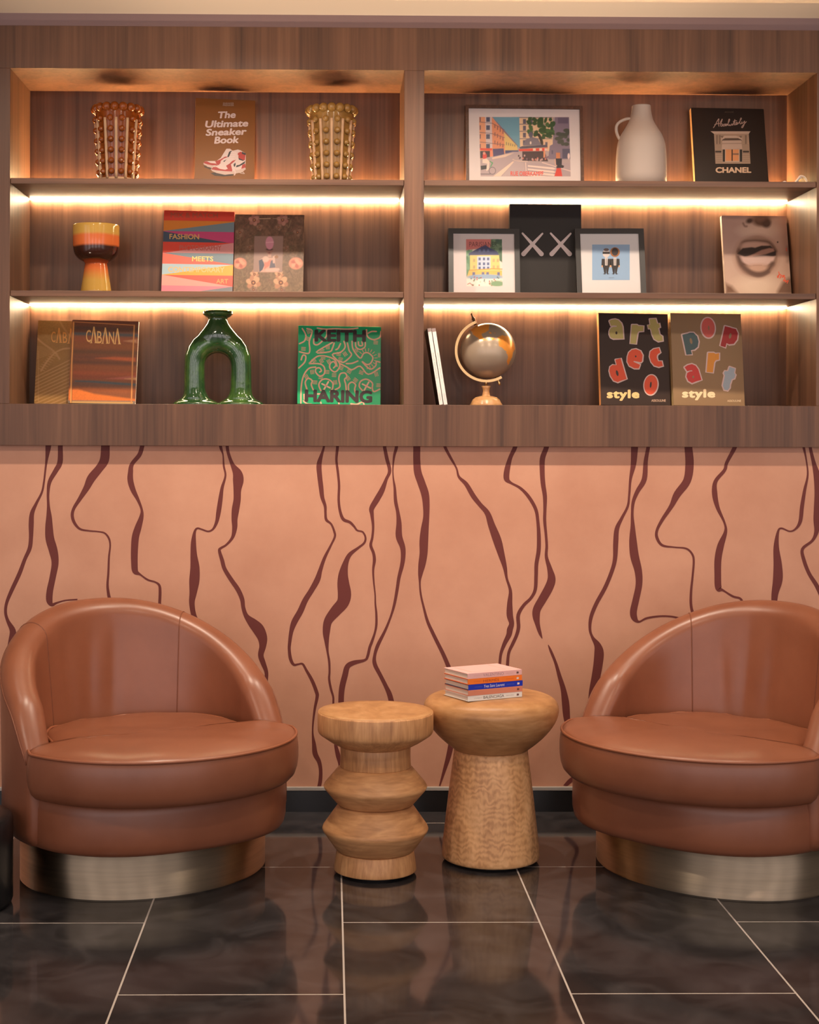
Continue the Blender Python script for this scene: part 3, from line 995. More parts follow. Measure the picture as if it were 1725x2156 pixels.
# --- row 1, left bay: sneaker book
c = (400, 200, 160 / 1725)
e, a = book('golden brown hardback with two red and white sneakers on its cover, between the bubble vases', (140, 90, 44), (190, 130, 60),
            (409, 536, 376, 209, Z_S1T), c, G_LB, tilt=12, yaw=6.0, roll=1.0, thick=0.04, gain=0.85)
a.layer = 1
a.text('SNEAKER', 750, 172, 1000, 210, [(0.02, (190, 165, 150))])
a.text('FREAKER', 750, 214, 1000, 252, [(0.02, (190, 165, 150))])
for s, b in (('The', (640, 372, 1040, 530)), ('Ultimate', (345, 572, 1325, 732)), ('Sneaker', (355, 758, 1290, 918)), ('Book', (548, 938, 1110, 1102))):
    a.text(s, *b, [(0.036, WHT)], shear=0.16, rot=math.radians(1.6))
RED, DRED, BLK, WH2, SOLE = (176, 52, 44), (130, 34, 32), (40, 38, 42), (226, 202, 192), (210, 182, 166)
a.build('title', e)
# far shoe
a.poly([(305, 1560), (330, 1610), (480, 1660), (620, 1640), (620, 1690), (470, 1690), (330, 1640)], (60, 40, 30), 1)
a.poly([(305, 1550), (345, 1505), (470, 1500), (600, 1500), (700, 1430), (760, 1330), (830, 1220), (910, 1220), (960, 1260), (1000, 1300), (960, 1560), (600, 1600), (500, 1650), (400, 1630)], WH2, 2)
a.poly([(310, 1545), (345, 1508), (385, 1508), (470, 1545), (610, 1560), (700, 1520), (660, 1590), (520, 1600), (400, 1580)], RED, 3)
a.poly([(570, 1510), (700, 1460), (800, 1400), (880, 1400), (760, 1450), (700, 1500), (690, 1560), (620, 1580)], RED, 3)
a.poly([(890, 1290), (950, 1260), (930, 1340), (880, 1420), (850, 1400)], BLK, 3)
a.poly([(760, 1500), (830, 1465), (800, 1520), (770, 1525)], BLK, 3)
a.poly([(310, 1580), (480, 1655), (610, 1650), (500, 1600), (400, 1590), (315, 1550)], SOLE, 3)
a.build('sneaker_print', e)
# near shoe
a.poly([(470, 1775), (560, 1830), (760, 1850), (980, 1830), (980, 1800), (560, 1760)], (55, 36, 26), 3)
a.poly([(470, 1690), (520, 1640), (640, 1600), (780, 1520), (860, 1440), (900, 1380), (940, 1290), (960, 1270), (1090, 1240), (1150, 1260), (1270, 1330), (1260, 1680), (1210, 1740), (1000, 1790), (800, 1815), (600, 1770)], WH2, 4)
a.poly([(480, 1690), (530, 1640), (600, 1640), (680, 1680), (800, 1700), (860, 1680), (820, 1610), (900, 1560), (960, 1500), (1050, 1470), (1000, 1520), (930, 1580), (960, 1700), (960, 1740), (800, 1735), (600, 1715)], RED, 5)
a.poly([(1090, 1320), (1150, 1290), (1265, 1340), (1250, 1480), (1170, 1480), (1080, 1410)], RED, 5)
a.poly([(1180, 1290), (1270, 1330), (1265, 1370), (1180, 1340)], BLK, 6)
a.poly([(1100, 1430), (1210, 1480), (1250, 1480), (1200, 1500), (1110, 1470)], BLK, 6)
a.poly([(990, 1580), (1030, 1540), (1050, 1600), (1120, 1590), (1260, 1500), (1240, 1560), (1120, 1625), (1040, 1650), (995, 1620)], BLK, 6)
a.poly([(1190, 1590), (1255, 1560), (1265, 1650), (1165, 1680)], RED, 6)
a.poly([(480, 1695), (600, 1720), (800, 1745), (960, 1745), (1000, 1720), (1260, 1665), (1270, 1690), (1180, 1760), (980, 1800), (780, 1815), (600, 1775), (500, 1730)], SOLE, 7)
for k in range(5):
    a.line([(930 + k * 6 - k * 22, 1310 + k * 42), (1050 - k * 20, 1320 + k * 40)], 16, (238, 214, 204), 7)
a.line([(1090, 1380), (1070, 1500), (1040, 1620), (1010, 1700)], 26, WH2, 8, smooth=3)
a.line([(1010, 1690), (1030, 1780), (1010, 1820)], 26, WH2, 8)
a.line([(1030, 1700), (1130, 1770), (1240, 1790), (1180, 1740)], 16, SOLE, 8, smooth=3)
a.build('sneaker_print', e)

# --- row 2, left bay: two books
c = (330, 430, 320 / 1725)
e, a = book('tall hardback with slanted pink, orange and blue stripes', (222, 120, 110), (190, 90, 70),
            (339.5, 489.5, 612, 444.5, Z_S2T), c, G_LB, tilt=11, yaw=1.5, roll=0.9, thick=0.028, gain=0.98)
R_, OR, TE, MG, NV, PK, SA, LB, YE, RO = (212, 68, 48), (210, 126, 44), (112, 128, 134), (190, 66, 110), (62, 76, 92), (206, 140, 136), (238, 100, 80), (164, 186, 190), (240, 160, 60), (232, 122, 134)
P = lambda pts, col: a.poly(pts, col)
P([(70, 50), (890, 60), (890, 200), (70, 185)], R_)
P([(70, 183), (890, 196), (890, 205), (60, 305)], OR)
P([(60, 305), (890, 202), (890, 320), (60, 305)], TE)
P([(60, 304), (890, 318), (890, 442), (820, 440)], MG)
P([(60, 304), (820, 440), (60, 425)], NV)
P([(60, 425), (860, 440), (60, 556)], R_)
P([(60, 556), (890, 438), (890, 566)], PK)
P([(60, 550), (890, 562), (890, 690)], TE)
P([(60, 550), (880, 690), (40, 676)], SA)
P([(40, 674), (880, 690), (40, 802)], LB)
P([(40, 802), (890, 686), (890, 812)], YE)
P([(40, 796), (890, 806), (890, 940)], (236, 88, 70))
P([(40, 796), (880, 940), (30, 922)], (236, 152, 138))
P([(30, 920), (880, 936), (400, 1010), (20, 1060)], RO)
P([(380, 1002), (890, 932), (890, 1060), (40, 1070)], (120, 120, 124))
a.build('cover_print', e)
GD = (206, 160, 96)
for s, b, cc in (('MIX & MATCH', (158, 95, 695, 155), (172, 86, 62)), ('FASHION', (145, 338, 482, 398), GD), ('PHOTOGRAPHY', (258, 465, 735, 525), (188, 96, 82)),
                 ('MEETS', (402, 592, 642, 650), (240, 196, 110)), ('CONTEMPORARY', (130, 712, 770, 772), (222, 180, 120)), ('ART', (676, 848, 812, 900), (236, 150, 90))):
    a.layer = 2
    a.text(s, *b, [(0.022, cc)], rot=math.radians(-0.5))
a.build('title', e)

e, a = book('dark brown floral hardback with a small portrait of a figure in a tall pink headdress', (110, 82, 60), (120, 90, 60),
            (491, 638, 612, 452, Z_S2T), c, G_LB, tilt=11, yaw=-1.5, roll=0.4, thick=0.026, gain=0.9)


def flower_cover(p):
    p.fill((112, 82, 62))
    p.noise(9, 0.22, 4)
    p.noise(26, 0.3, 5)
    p.vgrad(300, 1000, (128, 102, 72), 0.7)
    p.noise(60, 0.22, 6)
    rr = random.Random(5)
    for k in range(46):
        x, y = rr.uniform(890, 1650), rr.uniform(150, 980)
        p.line([(x, y), (x + rr.uniform(-40, 40), y + rr.uniform(-40, 40)), (x + rr.uniform(-60, 60), y + rr.uniform(-60, 60))], 8, rr.choice([(140, 116, 84), (86, 64, 48), (128, 84, 66), (96, 84, 58)]), 10, 0.8, smooth=3)

    def bloom(x, y, r, c1, c2):
        for k in range(6):
            an = k * math.pi / 3 + 0.3
            p.ell(x + r * .6 * math.cos(an), y + r * .6 * math.sin(an), r * .55, r * .42, c1 if k % 2 else c2, 10, an)
        p.ell(x, y, r * .34, r * .34, (96, 52, 40), 10)
        p.ell(x, y, r * .15, r * .15, (190, 130, 84), 8)
    for x, y, r in ((1108, 180, 58), (1430, 178, 58)):
        bloom(x, y, r, (176, 124, 106), (158, 106, 90))
    for x, y, r in ((945, 672, 76), (1580, 672, 80)):
        p.ell(x, y, r, r * .85, (202, 128, 100), 12)
        for k in range(5):
            p.ell(x + r * .4 * math.cos(k * 1.3), y + r * .35 * math.sin(k * 1.3), r * .4, r * .25, ((222, 150, 118), (178, 98, 80))[k % 2], 14, k)
    for x, y, r in ((1098, 890, 74), (1410, 890, 76), (1110, 795, 44), (1390, 795, 44)):
        bloom(x, y, r, (198, 150, 112), (176, 122, 90))
    for x, y, r in ((1170, 262, 34), (1385, 262, 34), (945, 320, 44), (1600, 320, 44), (1055, 490, 30), (1470, 500, 30), (1100, 970, 40), (1420, 970, 40)):
        bloom(x, y, r, (142, 106, 84), (124, 92, 70))
    # portrait panel
    p.poly([(1110, 362), (1437, 362), (1425, 772), (1098, 768)], (150, 118, 104), 6)
    p.poly([(1160, 772), (1165, 640), (1200, 610), (1340, 610), (1352, 720), (1390, 772)], (196, 150, 130), 10)
    p.poly([(1165, 772), (1160, 640), (1200, 620), (1225, 690), (1200, 745)], (70, 70, 82), 8)
    p.poly([(1290, 640), (1335, 630), (1350, 720), (1280, 725)], (96, 88, 96), 10)
    p.poly([(1225, 640), (1300, 630), (1280, 700), (1220, 740)], (200, 116, 96), 14)
    p.ell(1238, 625, 36, 34, (200, 158, 138), 14)
    p.rect(1262, 560, 1300, 600, (186, 142, 122), 10)
    p.ell(1280, 525, 38, 48, (150, 108, 92), 8)
    p.ell(1280, 512, 38, 13, (84, 58, 58), 8)
    p.ell(1280, 552, 12, 6, (120, 56, 56), 6)
    p.ell(1282, 440, 46, 74, (206, 140, 152), 8)
    p.line([(1245, 435), (1325, 430)], 8, (226, 174, 178), 8)
    p.line([(1330, 660), (1330, 600), (1350, 590)], 22, (200, 156, 136), 10)
    p.ell(1360, 598, 22, 18, (140, 96, 66), 8)
    p.line([(1250, 750), (1380, 740)], 30, (200, 158, 140), 10)


a.paint(flower_cover, 0.0017)
a.layer = 2
a.line([(1165, 165), (1290, 163)], 10, (180, 150, 120))
a.line([(1320, 163), (1505, 161)], 8, (150, 120, 96))
a.build('cover_print', e)

# --- row 3, left bay: two magazines and the green book
c = (60, 650, 240 / 1725)


def gold_letters(a, letters, rgb, lay):
    for ch, x0, y0, x1, y1 in letters:
        if ch == 'V':
            a.poly([(x0, y1), ((x0 + x1) / 2 - 6, y0), ((x0 + x1) / 2 + 10, y0), (x0 + 16, y1)], rgb, lay)
            a.poly([(x1 - 26, y1), ((x0 + x1) / 2 - 6, y0), ((x0 + x1) / 2 + 12, y0), (x1 + 2, y1)], rgb, lay)
            a.rect(x0 - 12, y1 - 8, x0 + 24, y1 + 2, rgb, lay)
            a.rect(x1 - 34, y1 - 8, x1 + 10, y1 + 2, rgb, lay)
        else:
            a.text(ch, x0, y0, x1, y1, [(0.008, rgb)], layer=lay)


e, a = book('mustard cloth magazine with pale leaf lines, half hidden behind the brown striped one', (150, 112, 58), (160, 120, 66),
            (72, 214, 851, 676, Z_NB), c, 'magazines on the bottom shelf', name='magazine', soft=True, tilt=9, yaw=0, roll=0.9, thick=0.022, gain=1.1)


def leaf_cover(p):
    p.fill((152, 112, 56))
    p.noise(7, 0.15, 2)
    p.noise(70, 0.12, 3)
    p.vgrad(150, 600, (150, 106, 46), 0.5)
    LC = (186, 140, 86)
    p.line([(120, 440), (240, 540), (380, 640), (470, 760)], 26, LC, 14, 0.7, smooth=4)
    p.line([(190, 940), (280, 800), (400, 670), (520, 610), (620, 600)], 24, LC, 14, 0.8, smooth=4)
    p.line([(480, 200), (560, 330), (640, 420)], 26, LC, 14, 0.5, smooth=4)
    for k in range(8):
        p.line([(110, 640 + k * 26 - 60), (200 + k * 30, 570 + k * 12)], 9, LC, 10, 0.5)
    for k in range(12):
        y = 1100 + k * 50 - 60
        p.line([(95, y), (620, y - 260 + k * 4)], 14, LC, 12, 0.75)
    for k in range(9):
        p.line([(150 + k * 26, 900 - k * 30), (240 + k * 26, 940 - k * 32)], 12, LC, 12, 0.6)
    p.line([(150, 640), (150, 1400)], 12, LC, 10, 0.5)


a.paint(leaf_cover, 0.0018)
gold_letters(a, [('C', 345, 345, 410, 510), ('V', 420, 290, 500, 515), ('B', 520, 355, 585, 520), ('V', 600, 300, 680, 525), ('N', 700, 360, 770, 525), ('V', 780, 315, 860, 535)], (214, 148, 70), 2)
a.build('cover_print', e)

e, a = book('brown and rust cloth magazine with gold border, front of the overlapping pair', (134, 72, 34), (140, 76, 40),
            (143.5, 284.5, 851, 675, Z_NB), c, 'magazines on the bottom shelf', name='magazine', soft=True, tilt=9, yaw=0, roll=1.2, thick=0.022, gain=1.1, back=0.026)


def ikat_cover(p):
    p.fill((136, 74, 34))
    bands = [(200, 60, (112, 64, 38)), (300, 70, (100, 68, 48)), (390, 40, (70, 72, 70)), (470, 60, (150, 76, 36)), (570, 70, (146, 80, 32)), (660, 60, (112, 68, 36)), (740, 50, (120, 68, 40)),
             (820, 50, (108, 64, 38)), (890, 50, (148, 80, 36)), (980, 60, (160, 78, 36)), (1040, 40, (140, 68, 34)), (1150, 70, (110, 72, 50)), (1230, 40, (150, 78, 30))]
    for y, h, cc in bands:
        p.mix(np.exp(-((p.Y - y - (p.X - 1100) * 0.03) / (h * 0.75)) ** 2), cc)
    p.poly([(1010, 748), (1300, 728), (1620, 742), (1620, 800), (1300, 775)], (190, 92, 42), 26)
    p.poly([(700, 1085), (1000, 1090), (1400, 1120), (1620, 1135), (1620, 1165), (1300, 1145), (1000, 1120), (700, 1105)], (72, 80, 80), 22)
    p.poly([(600, 1215), (760, 1220), (1000, 1290), (1620, 1370), (1620, 1430), (600, 1400)], (222, 116, 40), 30)
    p.poly([(1180, 1060), (1620, 1010), (1620, 1075)], (170, 88, 66), 26)
    p.poly([(1440, 490), (1640, 460), (1640, 520)], (190, 130, 84), 26)
    p.poly([(1450, 1060), (1640, 1040), (1640, 1080)], (196, 138, 84), 22)
    p.line([(600, 1415), (1640, 1425)], 60, (110, 110, 100), 20, 0.8)
    p.noise(80, 0.08, 9)


a.paint(ikat_cover, 0.0018)
GB = (222, 152, 78)
a.line([(685, 200), (655, 820), (640, 1420)], 24, GB, 2)
a.line([(700, 205), (672, 820), (656, 1420)], 5, (120, 70, 34), 3)
a.line([(685, 198), (1600, 250)], 16, (190, 120, 66), 2)
a.line([(1602, 250), (1575, 820), (1558, 1425)], 22, (206, 136, 70), 2)
a.line([(640, 1412), (1570, 1425)], 28, (206, 158, 92), 2)
gold_letters(a, [('C', 872, 320, 945, 508), ('V', 942, 272, 1035, 520), ('B', 1040, 338, 1112, 525), ('V', 1115, 285, 1208, 528), ('N', 1218, 350, 1295, 528), ('V', 1302, 298, 1390, 536)], (236, 180, 104), 3)
a.build('cover_print', e)

c = (610, 670, 210 / 1725)
e, a = book('square green hardback covered in pink line doodles with black block title', (32, 150, 96), (40, 170, 90),
            (626, 801.5, 853, 687, Z_NB), c, G_LB, tilt=10, yaw=1.0, roll=0.7, thick=0.03, gain=1.3, rough=0.3)
LN = (206, 158, 130)
DW = 26
for pts in ([(170, 440), (260, 390), (280, 290), (220, 180)], [(300, 180), (390, 220), (340, 400), (350, 540), (320, 610), (170, 580)],
            [(160, 860), (260, 760), (280, 660), (230, 640), (200, 720)], [(420, 360), (420, 440), (480, 460), (560, 400), (640, 300), (640, 200)],
            [(740, 420), (460, 590), (690, 580), (740, 520), (770, 430)], [(940, 400), (960, 500), (880, 590), (740, 630), (860, 770), (850, 870), (780, 930), (700, 870), (700, 790), (760, 750), (800, 810), (760, 860)],
            [(340, 780), (480, 660), (640, 660), (780, 720), (820, 830)], [(340, 785), (520, 790), (600, 850), (600, 960), (520, 1000), (450, 930), (460, 870), (520, 860), (550, 910), (520, 930)],
            [(450, 845), (330, 870), (240, 1000), (200, 1200), (195, 1500)], [(1000, 430), (1030, 560), (1070, 640), (940, 760), (860, 740)], [(880, 440), (840, 520), (800, 545)],
            [(860, 780), (980, 840), (1080, 890), (1220, 830), (1360, 970), (1560, 860)], [(1080, 400), (1100, 540), (1220, 690), (1280, 610), (1360, 600), (1440, 680), (1400, 780), (1330, 800), (1250, 745), (1390, 880), (1490, 820), (1500, 750), (1560, 760)],
            [(980, 785), (1080, 780), (1180, 740)], [(1140, 420), (1150, 500), (1220, 540), (1300, 500), (1310, 420)], [(1190, 410), (1200, 470), (1260, 470), (1250, 410)],
            [(1330, 200), (1350, 320), (1450, 370), (1560, 330), (1580, 230)], [(1350, 265), (1420, 230), (1500, 230)],
            [(300, 1230), (270, 1110), (320, 1040), (390, 1080), (375, 1150), (410, 1240)], [(540, 1250), (505, 1150), (560, 1065), (660, 1055), (745, 1120), (740, 1220), (700, 1270)],
            [(790, 1235), (870, 1180), (850, 1050), (880, 960), (960, 950), (990, 1010), (950, 1060), (970, 1140), (980, 1240)], [(1020, 1240), (1020, 1150), (1080, 1105), (1140, 1150), (1125, 1230), (1150, 1310)],
            [(1260, 1250), (1205, 1180), (1230, 1090), (1330, 1055), (1430, 1120), (1430, 1210), (1460, 1270), (1560, 1225)],
            [(480, 170), (620, 190), (800, 180), (1000, 190), (1180, 170)], [(240, 1430), (300, 1480), (380, 1490)], [(1060, 1480), (1160, 1490), (1260, 1450), (1290, 1500)], [(850, 1460), (860, 1510)], [(540, 1455), (550, 1510)], [(480, 1310), (600, 1310)], [(250, 1320), (255, 1400)]):
    a.line(pts, DW, LN, 1, smooth=4)
for x, y in ((630, 1160), (1330, 1165)):
    a.line([(x - 70, y - 25), (x + 70, y + 45)], 28, (226, 178, 150), 2)
    a.line([(x + 40, y - 60), (x - 40, y + 80)], 28, (226, 178, 150), 2)
rr = random.Random(11)
for x, y, an in ((330, 230, .4), (300, 350, 1.2), (240, 530, 1.5), (660, 500, 0), (560, 560, 1.3), (850, 620, 1.4), (960, 620, .6), (880, 710, 1.3), (420, 730, .6), (550, 740, .5), (580, 680, 1.5), (680, 750, .5),
                 (390, 930, .2), (650, 930, 1.5), (770, 985, 1.5), (540, 1020, 1.5), (890, 860, 1.2), (1030, 920, 1.1), (1240, 940, 1.2), (1500, 970, .3), (440, 1110, 1.5), (290, 1010, .5), (790, 1110, .1), (1010, 1040, .6), (1140, 1070, .9), (1490, 420, 1.5), (1540, 1160, 1.5), (1560, 640, 0), (1150, 560, .5)):
    for k in (-1, 0, 1):
        dx, dy = math.cos(an + math.pi / 2) * k * 24 * -1, math.sin(an + math.pi / 2) * k * 24 * -1
        L = 34
        a.line([(x + dy - L * math.sin(an), y + dx - L * math.cos(an)), (x + dy + L * math.sin(an), y + dx + L * math.cos(an))], 14, (190, 150, 120), 1)
for k in range(13):
    an = -2.4 + k * 0.33
    a.line([(1340 + 130 * math.cos(an), 700 + 130 * math.sin(an)), (1340 + 175 * math.cos(an), 700 + 175 * math.sin(an))], 15, (190, 150, 120), 1)
a.build('doodle_print', e)
a.text('KEITH', 430, 200, 1320, 410, [(0.05, (48, 34, 32))], layer=4, rot=math.radians(-0.5))
a.build('title', e)
a.text('HARING', 260, 1240, 1430, 1460, [(0.05, (48, 34, 32))], layer=4, rot=math.radians(-1.0))
a.build('title', e)

# --- row 1, right bay: framed street print and black book
c = (970, 210, 270 / 1725)
M_WFRAME = wood('dark_walnut_frame', (30, 30, 30), (120, 120, 120), ((0.07, 0.032, 0.018), (0.11, 0.052, 0.03), (0.16, 0.08, 0.045)), 0.45)
e, a = frame('wide framed street-corner print with white mount in a thin walnut frame', (982, 1231, 378, 222, Z_S1T), c, 0.013, M_WFRAME, None, tilt=8, yaw=0.5, roll=0.2)


def street(p):
    """stylised street corner, cafe, tree and passers-by"""
    p.fill((216, 186, 172))
    p.poly([(250, 232), (1460, 235), (1482, 1030), (270, 1030)], (176, 152, 146), 4)
    p.poly([(430, 232), (800, 232), (800, 640), (700, 640)], (106, 150, 164), 4)
    p.poly([(250, 232), (420, 232), (590, 430), (600, 720), (430, 760), (262, 800)], (222, 150, 110), 5)
    p.poly([(330, 232), (420, 232), (435, 650), (345, 650)], (206, 182, 176), 5)
    p.poly([(420, 240), (585, 420), (600, 730), (430, 760)], (216, 136, 96), 5)
    p.poly([(585, 425), (760, 610), (770, 680), (600, 730)], (216, 178, 106), 6)
    p.poly([(430, 232), (590, 410), (780, 630), (760, 620), (580, 430)], (130, 100, 110), 6)
    for y in (300, 440, 570):
        p.line([(255, y), (330, y + 5), (430, y + 18), (590, y + 70 - (y - 440) * .25)], 7, (110, 84, 90), 6)
    for y in (235, 345, 465, 595):
        p.rect(345, y, 395, y + 62, (78, 80, 100), 6)
        p.rect(257, y, 272, y + 60, (130, 90, 90), 6)
    for i in range(4):
        for j in range(3):
            x = 455 + i * 36
            y = 300 + j * 110 + i * (26 - j * 6)
            p.rect(x, y + 30, x + 14, y + 80, (150, 92, 78), 6)
    for i in range(5):
        p.rect(612 + i * 28, 570 + i * 8, 624 + i * 28, 610 + i * 5, (150, 122, 90), 6)
    p.poly([(262, 650), (425, 655), (425, 690), (262, 680)], (214, 74, 52), 5)
    p.poly([(262, 690), (400, 690), (400, 770), (262, 790)], (60, 46, 50), 6)
    p.rect(395, 680, 430, 765, (222, 130, 96), 5)
    p.poly([(432, 660), (580, 655), (590, 735), (440, 765)], (78, 70, 104), 6)
    p.poly([(600, 680), (780, 680), (780, 720), (600, 725)], (80, 78, 110), 10)
    # beige block and mauve block
    p.poly([(790, 235), (1240, 235), (1240, 700), (800, 640)], (222, 184, 144), 4)
    for y in (240, 330, 425, 525):
        p.line([(795, y), (1230, y)], 10, (120, 102, 108), 6)
        p.rect(840, y + 20, 880, y + 84, (98, 88, 100), 6)
        p.rect(930, y + 20, 970, y + 84, (98, 88, 100), 6)
    p.poly([(1270, 235), (1460, 235), (1475, 800), (1180, 800), (1200, 620), (1240, 600)], (128, 110, 122), 5)
    p.rect(1310, 240, 1450, 320, (104, 88, 104), 8)
    p.poly([(1370, 660), (1475, 660), (1478, 790), (1370, 790)], (84, 78, 96), 6)
    p.rect(1225, 680, 1245, 730, (96, 86, 104), 6)
    p.ell(1130, 590, 80, 60, (222, 180, 142), 8)
    p.rect(1140, 570, 1170, 620, (98, 90, 100), 6)
    # tree
    G1, G2 = (58, 82, 46), (74, 102, 56)
    rr_ = random.Random(4)
    p.line([(1000, 480), (1050, 470), (1090, 560), (1090, 610)], 40, (62, 54, 46), 8, smooth=3)
    for k in range(34):
        p.ell(rr_.uniform(920, 1240), rr_.uniform(245, 460), rr_.uniform(24, 52), rr_.uniform(18, 42), rr_.choice([G1, G2, G1]), 8, rr_.uniform(0, 3))
    for k in range(7):
        p.ell(rr_.uniform(1110, 1220), rr_.uniform(460, 520), 30, 22, G1, 8)
    for k in range(14):
        p.ell(rr_.uniform(1290, 1465), rr_.uniform(400, 600), rr_.uniform(24, 46), 26, (72, 74, 62), 8)
    # cafe
    p.poly([(840, 620), (870, 540), (960, 500), (1040, 520), (1090, 610)], (122, 110, 116), 6)
    p.ell(945, 470, 30, 40, (98, 90, 102), 6)
    p.ell(943, 580, 12, 20, (220, 196, 180), 6)
    p.poly([(790, 640), (830, 625), (1160, 605), (1175, 640), (800, 660)], (86, 78, 88), 5)
    p.poly([(780, 665), (1170, 645), (1165, 690), (790, 692)], (214, 72, 54), 5)
    for x in (975, 1060, 1130):
        p.poly([(x, 655), (x + 35, 653), (x + 38, 685), (x, 688)], (228, 190, 168), 5)
    p.poly([(830, 695), (1130, 692), (1180, 830), (830, 820)], (74, 54, 54), 6)
    p.rect(1115, 690, 1140, 780, (216, 140, 100), 6)
    for k in range(24):
        p.ell(rr_.uniform(720, 1190), rr_.uniform(750, 815), 10, 14, rr_.choice([(190, 150, 140), (60, 44, 48), (200, 120, 100), (120, 90, 100)]), 6)
    p.line([(690, 790), (740, 820), (900, 830)], 10, (210, 180, 160), 6, smooth=3)
    # road
    p.poly([(270, 820), (560, 740), (700, 700), (800, 700), (690, 810), (860, 850), (1480, 850), (1482, 1032), (270, 1032)], (172, 148, 146), 8)
    p.poly([(700, 830), (440, 1030), (540, 1030), (730, 830)], (222, 190, 166), 6)
    p.poly([(420, 780), (600, 735), (720, 715), (600, 770), (430, 800)], (216, 184, 160), 8)
    p.poly([(730, 820), (850, 850), (870, 1000), (560, 1030)], (182, 158, 154), 8)
    for y, h in ((880, 20), (925, 20), (965, 22), (1005, 18)):
        p.poly([(905 - (y - 880) * .1, y), (1240, y + 30), (1290, y + 50), (1250, y + 40 + h), (905, y + h)], (224, 196, 180), 5)
    p.line([(875, 850), (885, 1000)], 14, (216, 186, 172), 6)
    p.line([(1100, 845), (1480, 960)], 12, (216, 186, 172), 6)
    # cyclist
    p.ell(325, 760, 28, 45, (206, 62, 54), 6)
    p.ell(318, 720, 18, 20, (214, 140, 118), 6)
    p.poly([(295, 800), (350, 790), (390, 830), (380, 940), (345, 960), (360, 860), (295, 850)], (226, 196, 176), 6)
    p.poly([(270, 890), (350, 880), (350, 930), (275, 945)], (46, 42, 44), 6)
    p.line([(395, 830), (430, 850), (405, 900)], 14, (84, 150, 96), 6)
    for k in range(24):
        an = k * math.pi / 12
        p.line([(428 + 44 * math.cos(an), 955 + 48 * math.sin(an)), (428 + 44 * math.cos(an + .27), 955 + 48 * math.sin(an + .27))], 6, (74, 66, 72), 5)
    p.line([(270, 1000), (400, 1000)], 10, (92, 80, 84), 6)
    # woman in a red skirt
    p.rect(1285, 712, 1340, 790, (196, 120, 78), 6)
    p.poly([(1280, 790), (1365, 790), (1360, 920), (1290, 920)], (52, 46, 50), 5)
    p.poly([(1360, 875), (1395, 890), (1380, 920), (1350, 915)], (44, 40, 44), 5)
    p.poly([(1295, 920), (1350, 920), (1370, 1030), (1262, 1030)], (206, 66, 54), 5)
    p.line([(1272, 800), (1275, 870), (1295, 890)], 10, (214, 160, 130), 6)
    p.ell(1455, 760, 16, 40, (220, 190, 180), 6)
    # mount around the print
    Mw = (216, 198, 190)
    p.poly([(-200, -200), (2000, -200), (2000, 232), (-200, 232)], Mw, 4)
    p.poly([(-200, 1032), (2000, 1032), (2000, 1400), (-200, 1400)], Mw, 4)
    p.poly([(-200, -100), (248, 200), (270, 1060), (-200, 1300)], Mw, 4)
    p.poly([(1459, 200), (2000, 0), (2000, 1300), (1483, 1060)], Mw, 4)


a.paint(street, 0.0016)
a.text('RUE OBERKAMPF', 672, 962, 1115, 1025, [(0.03, (214, 88, 76))], layer=2)
o = place_print(a, e)

c = (1440, 215, 250 / 1725)
e, a = book('black hardback with a pale shopfront under white script lettering, right of the white jug', (50, 40, 34), (170, 130, 90),
            (1465.5, 1620.5, 378, 228, Z_S1T), c, G_LB, tilt=13, yaw=2.0, roll=0.3, thick=0.03, gain=0.9, rough=0.35)
WT = (214, 182, 160)
for pts in ([(432, 372), (460, 330), (490, 270), (512, 243), (505, 300), (512, 352)], [(450, 328), (500, 312), (540, 318)],
            [(530, 300), (555, 255), (560, 250), (540, 320), (540, 350), (560, 345), (565, 320), (548, 318)], [(565, 345), (590, 318), (598, 335), (585, 350), (572, 346)],
            [(600, 340), (612, 315), (625, 330), (612, 346), (602, 335), (640, 318)], [(630, 340), (665, 270), (668, 250), (655, 255), (645, 320), (655, 342), (672, 325)],
            [(672, 325), (672, 342), (690, 335), (702, 312), (702, 335), (715, 332)], [(715, 335), (745, 250), (735, 325), (750, 330)], [(720, 282), (770, 268)],
            [(755, 325), (780, 305), (772, 290), (758, 305), (762, 328), (790, 315)], [(790, 315), (835, 250), (838, 232), (825, 240), (815, 300), (825, 318), (845, 300)],
            [(845, 285), (845, 310), (865, 300), (885, 275), (880, 320), (860, 365), (845, 372), (850, 350), (910, 285)]):
    a.line(pts, 11, (196, 160, 142), 1, smooth=4)
a.build('script_title', e)
a.text('ASSOULINE', 595, 135, 725, 155, [(0.0, (110, 90, 76))])
a.build('publisher_name', e)
ST, STD, STL = (178, 148, 122), (140, 114, 94), (204, 174, 150)
a.poly([(440, 460), (945, 460), (970, 895), (462, 895)], ST, 1)
a.poly([(388, 425), (970, 425), (945, 462), (440, 462)], STL, 2)
for k in range(9):
    a.rect(452, 620 + k * 31, 560, 624 + k * 31, STD, 2)
    a.rect(850, 620 + k * 31, 958, 624 + k * 31, STD, 2)
a.poly([(545, 520), (600, 490), (760, 490), (850, 520), (850, 560), (545, 560)], STL, 2)
for x in (470, 510, 890):
    a.poly([(x, 480), (x + 26, 480), (x + 26, 610), (x, 610)], STD, 2)
a.poly([(530, 490), (580, 490), (560, 530)], STD, 3)
a.poly([(800, 490), (845, 490), (835, 530)], STD, 3)
a.poly([(555, 550), (600, 525), (790, 525), (845, 550), (845, 560), (555, 562)], (96, 76, 62), 3)
a.poly([(560, 560), (835, 556), (850, 680), (550, 686)], (200, 170, 148), 4)
a.poly([(556, 600), (840, 596), (842, 606), (556, 610)], (164, 136, 116), 5)
a.rect(560, 686, 850, 870, (206, 176, 150), 4)
a.rect(565, 690, 598, 868, (52, 46, 40), 5)
a.rect(812, 690, 848, 868, (52, 46, 40), 5)
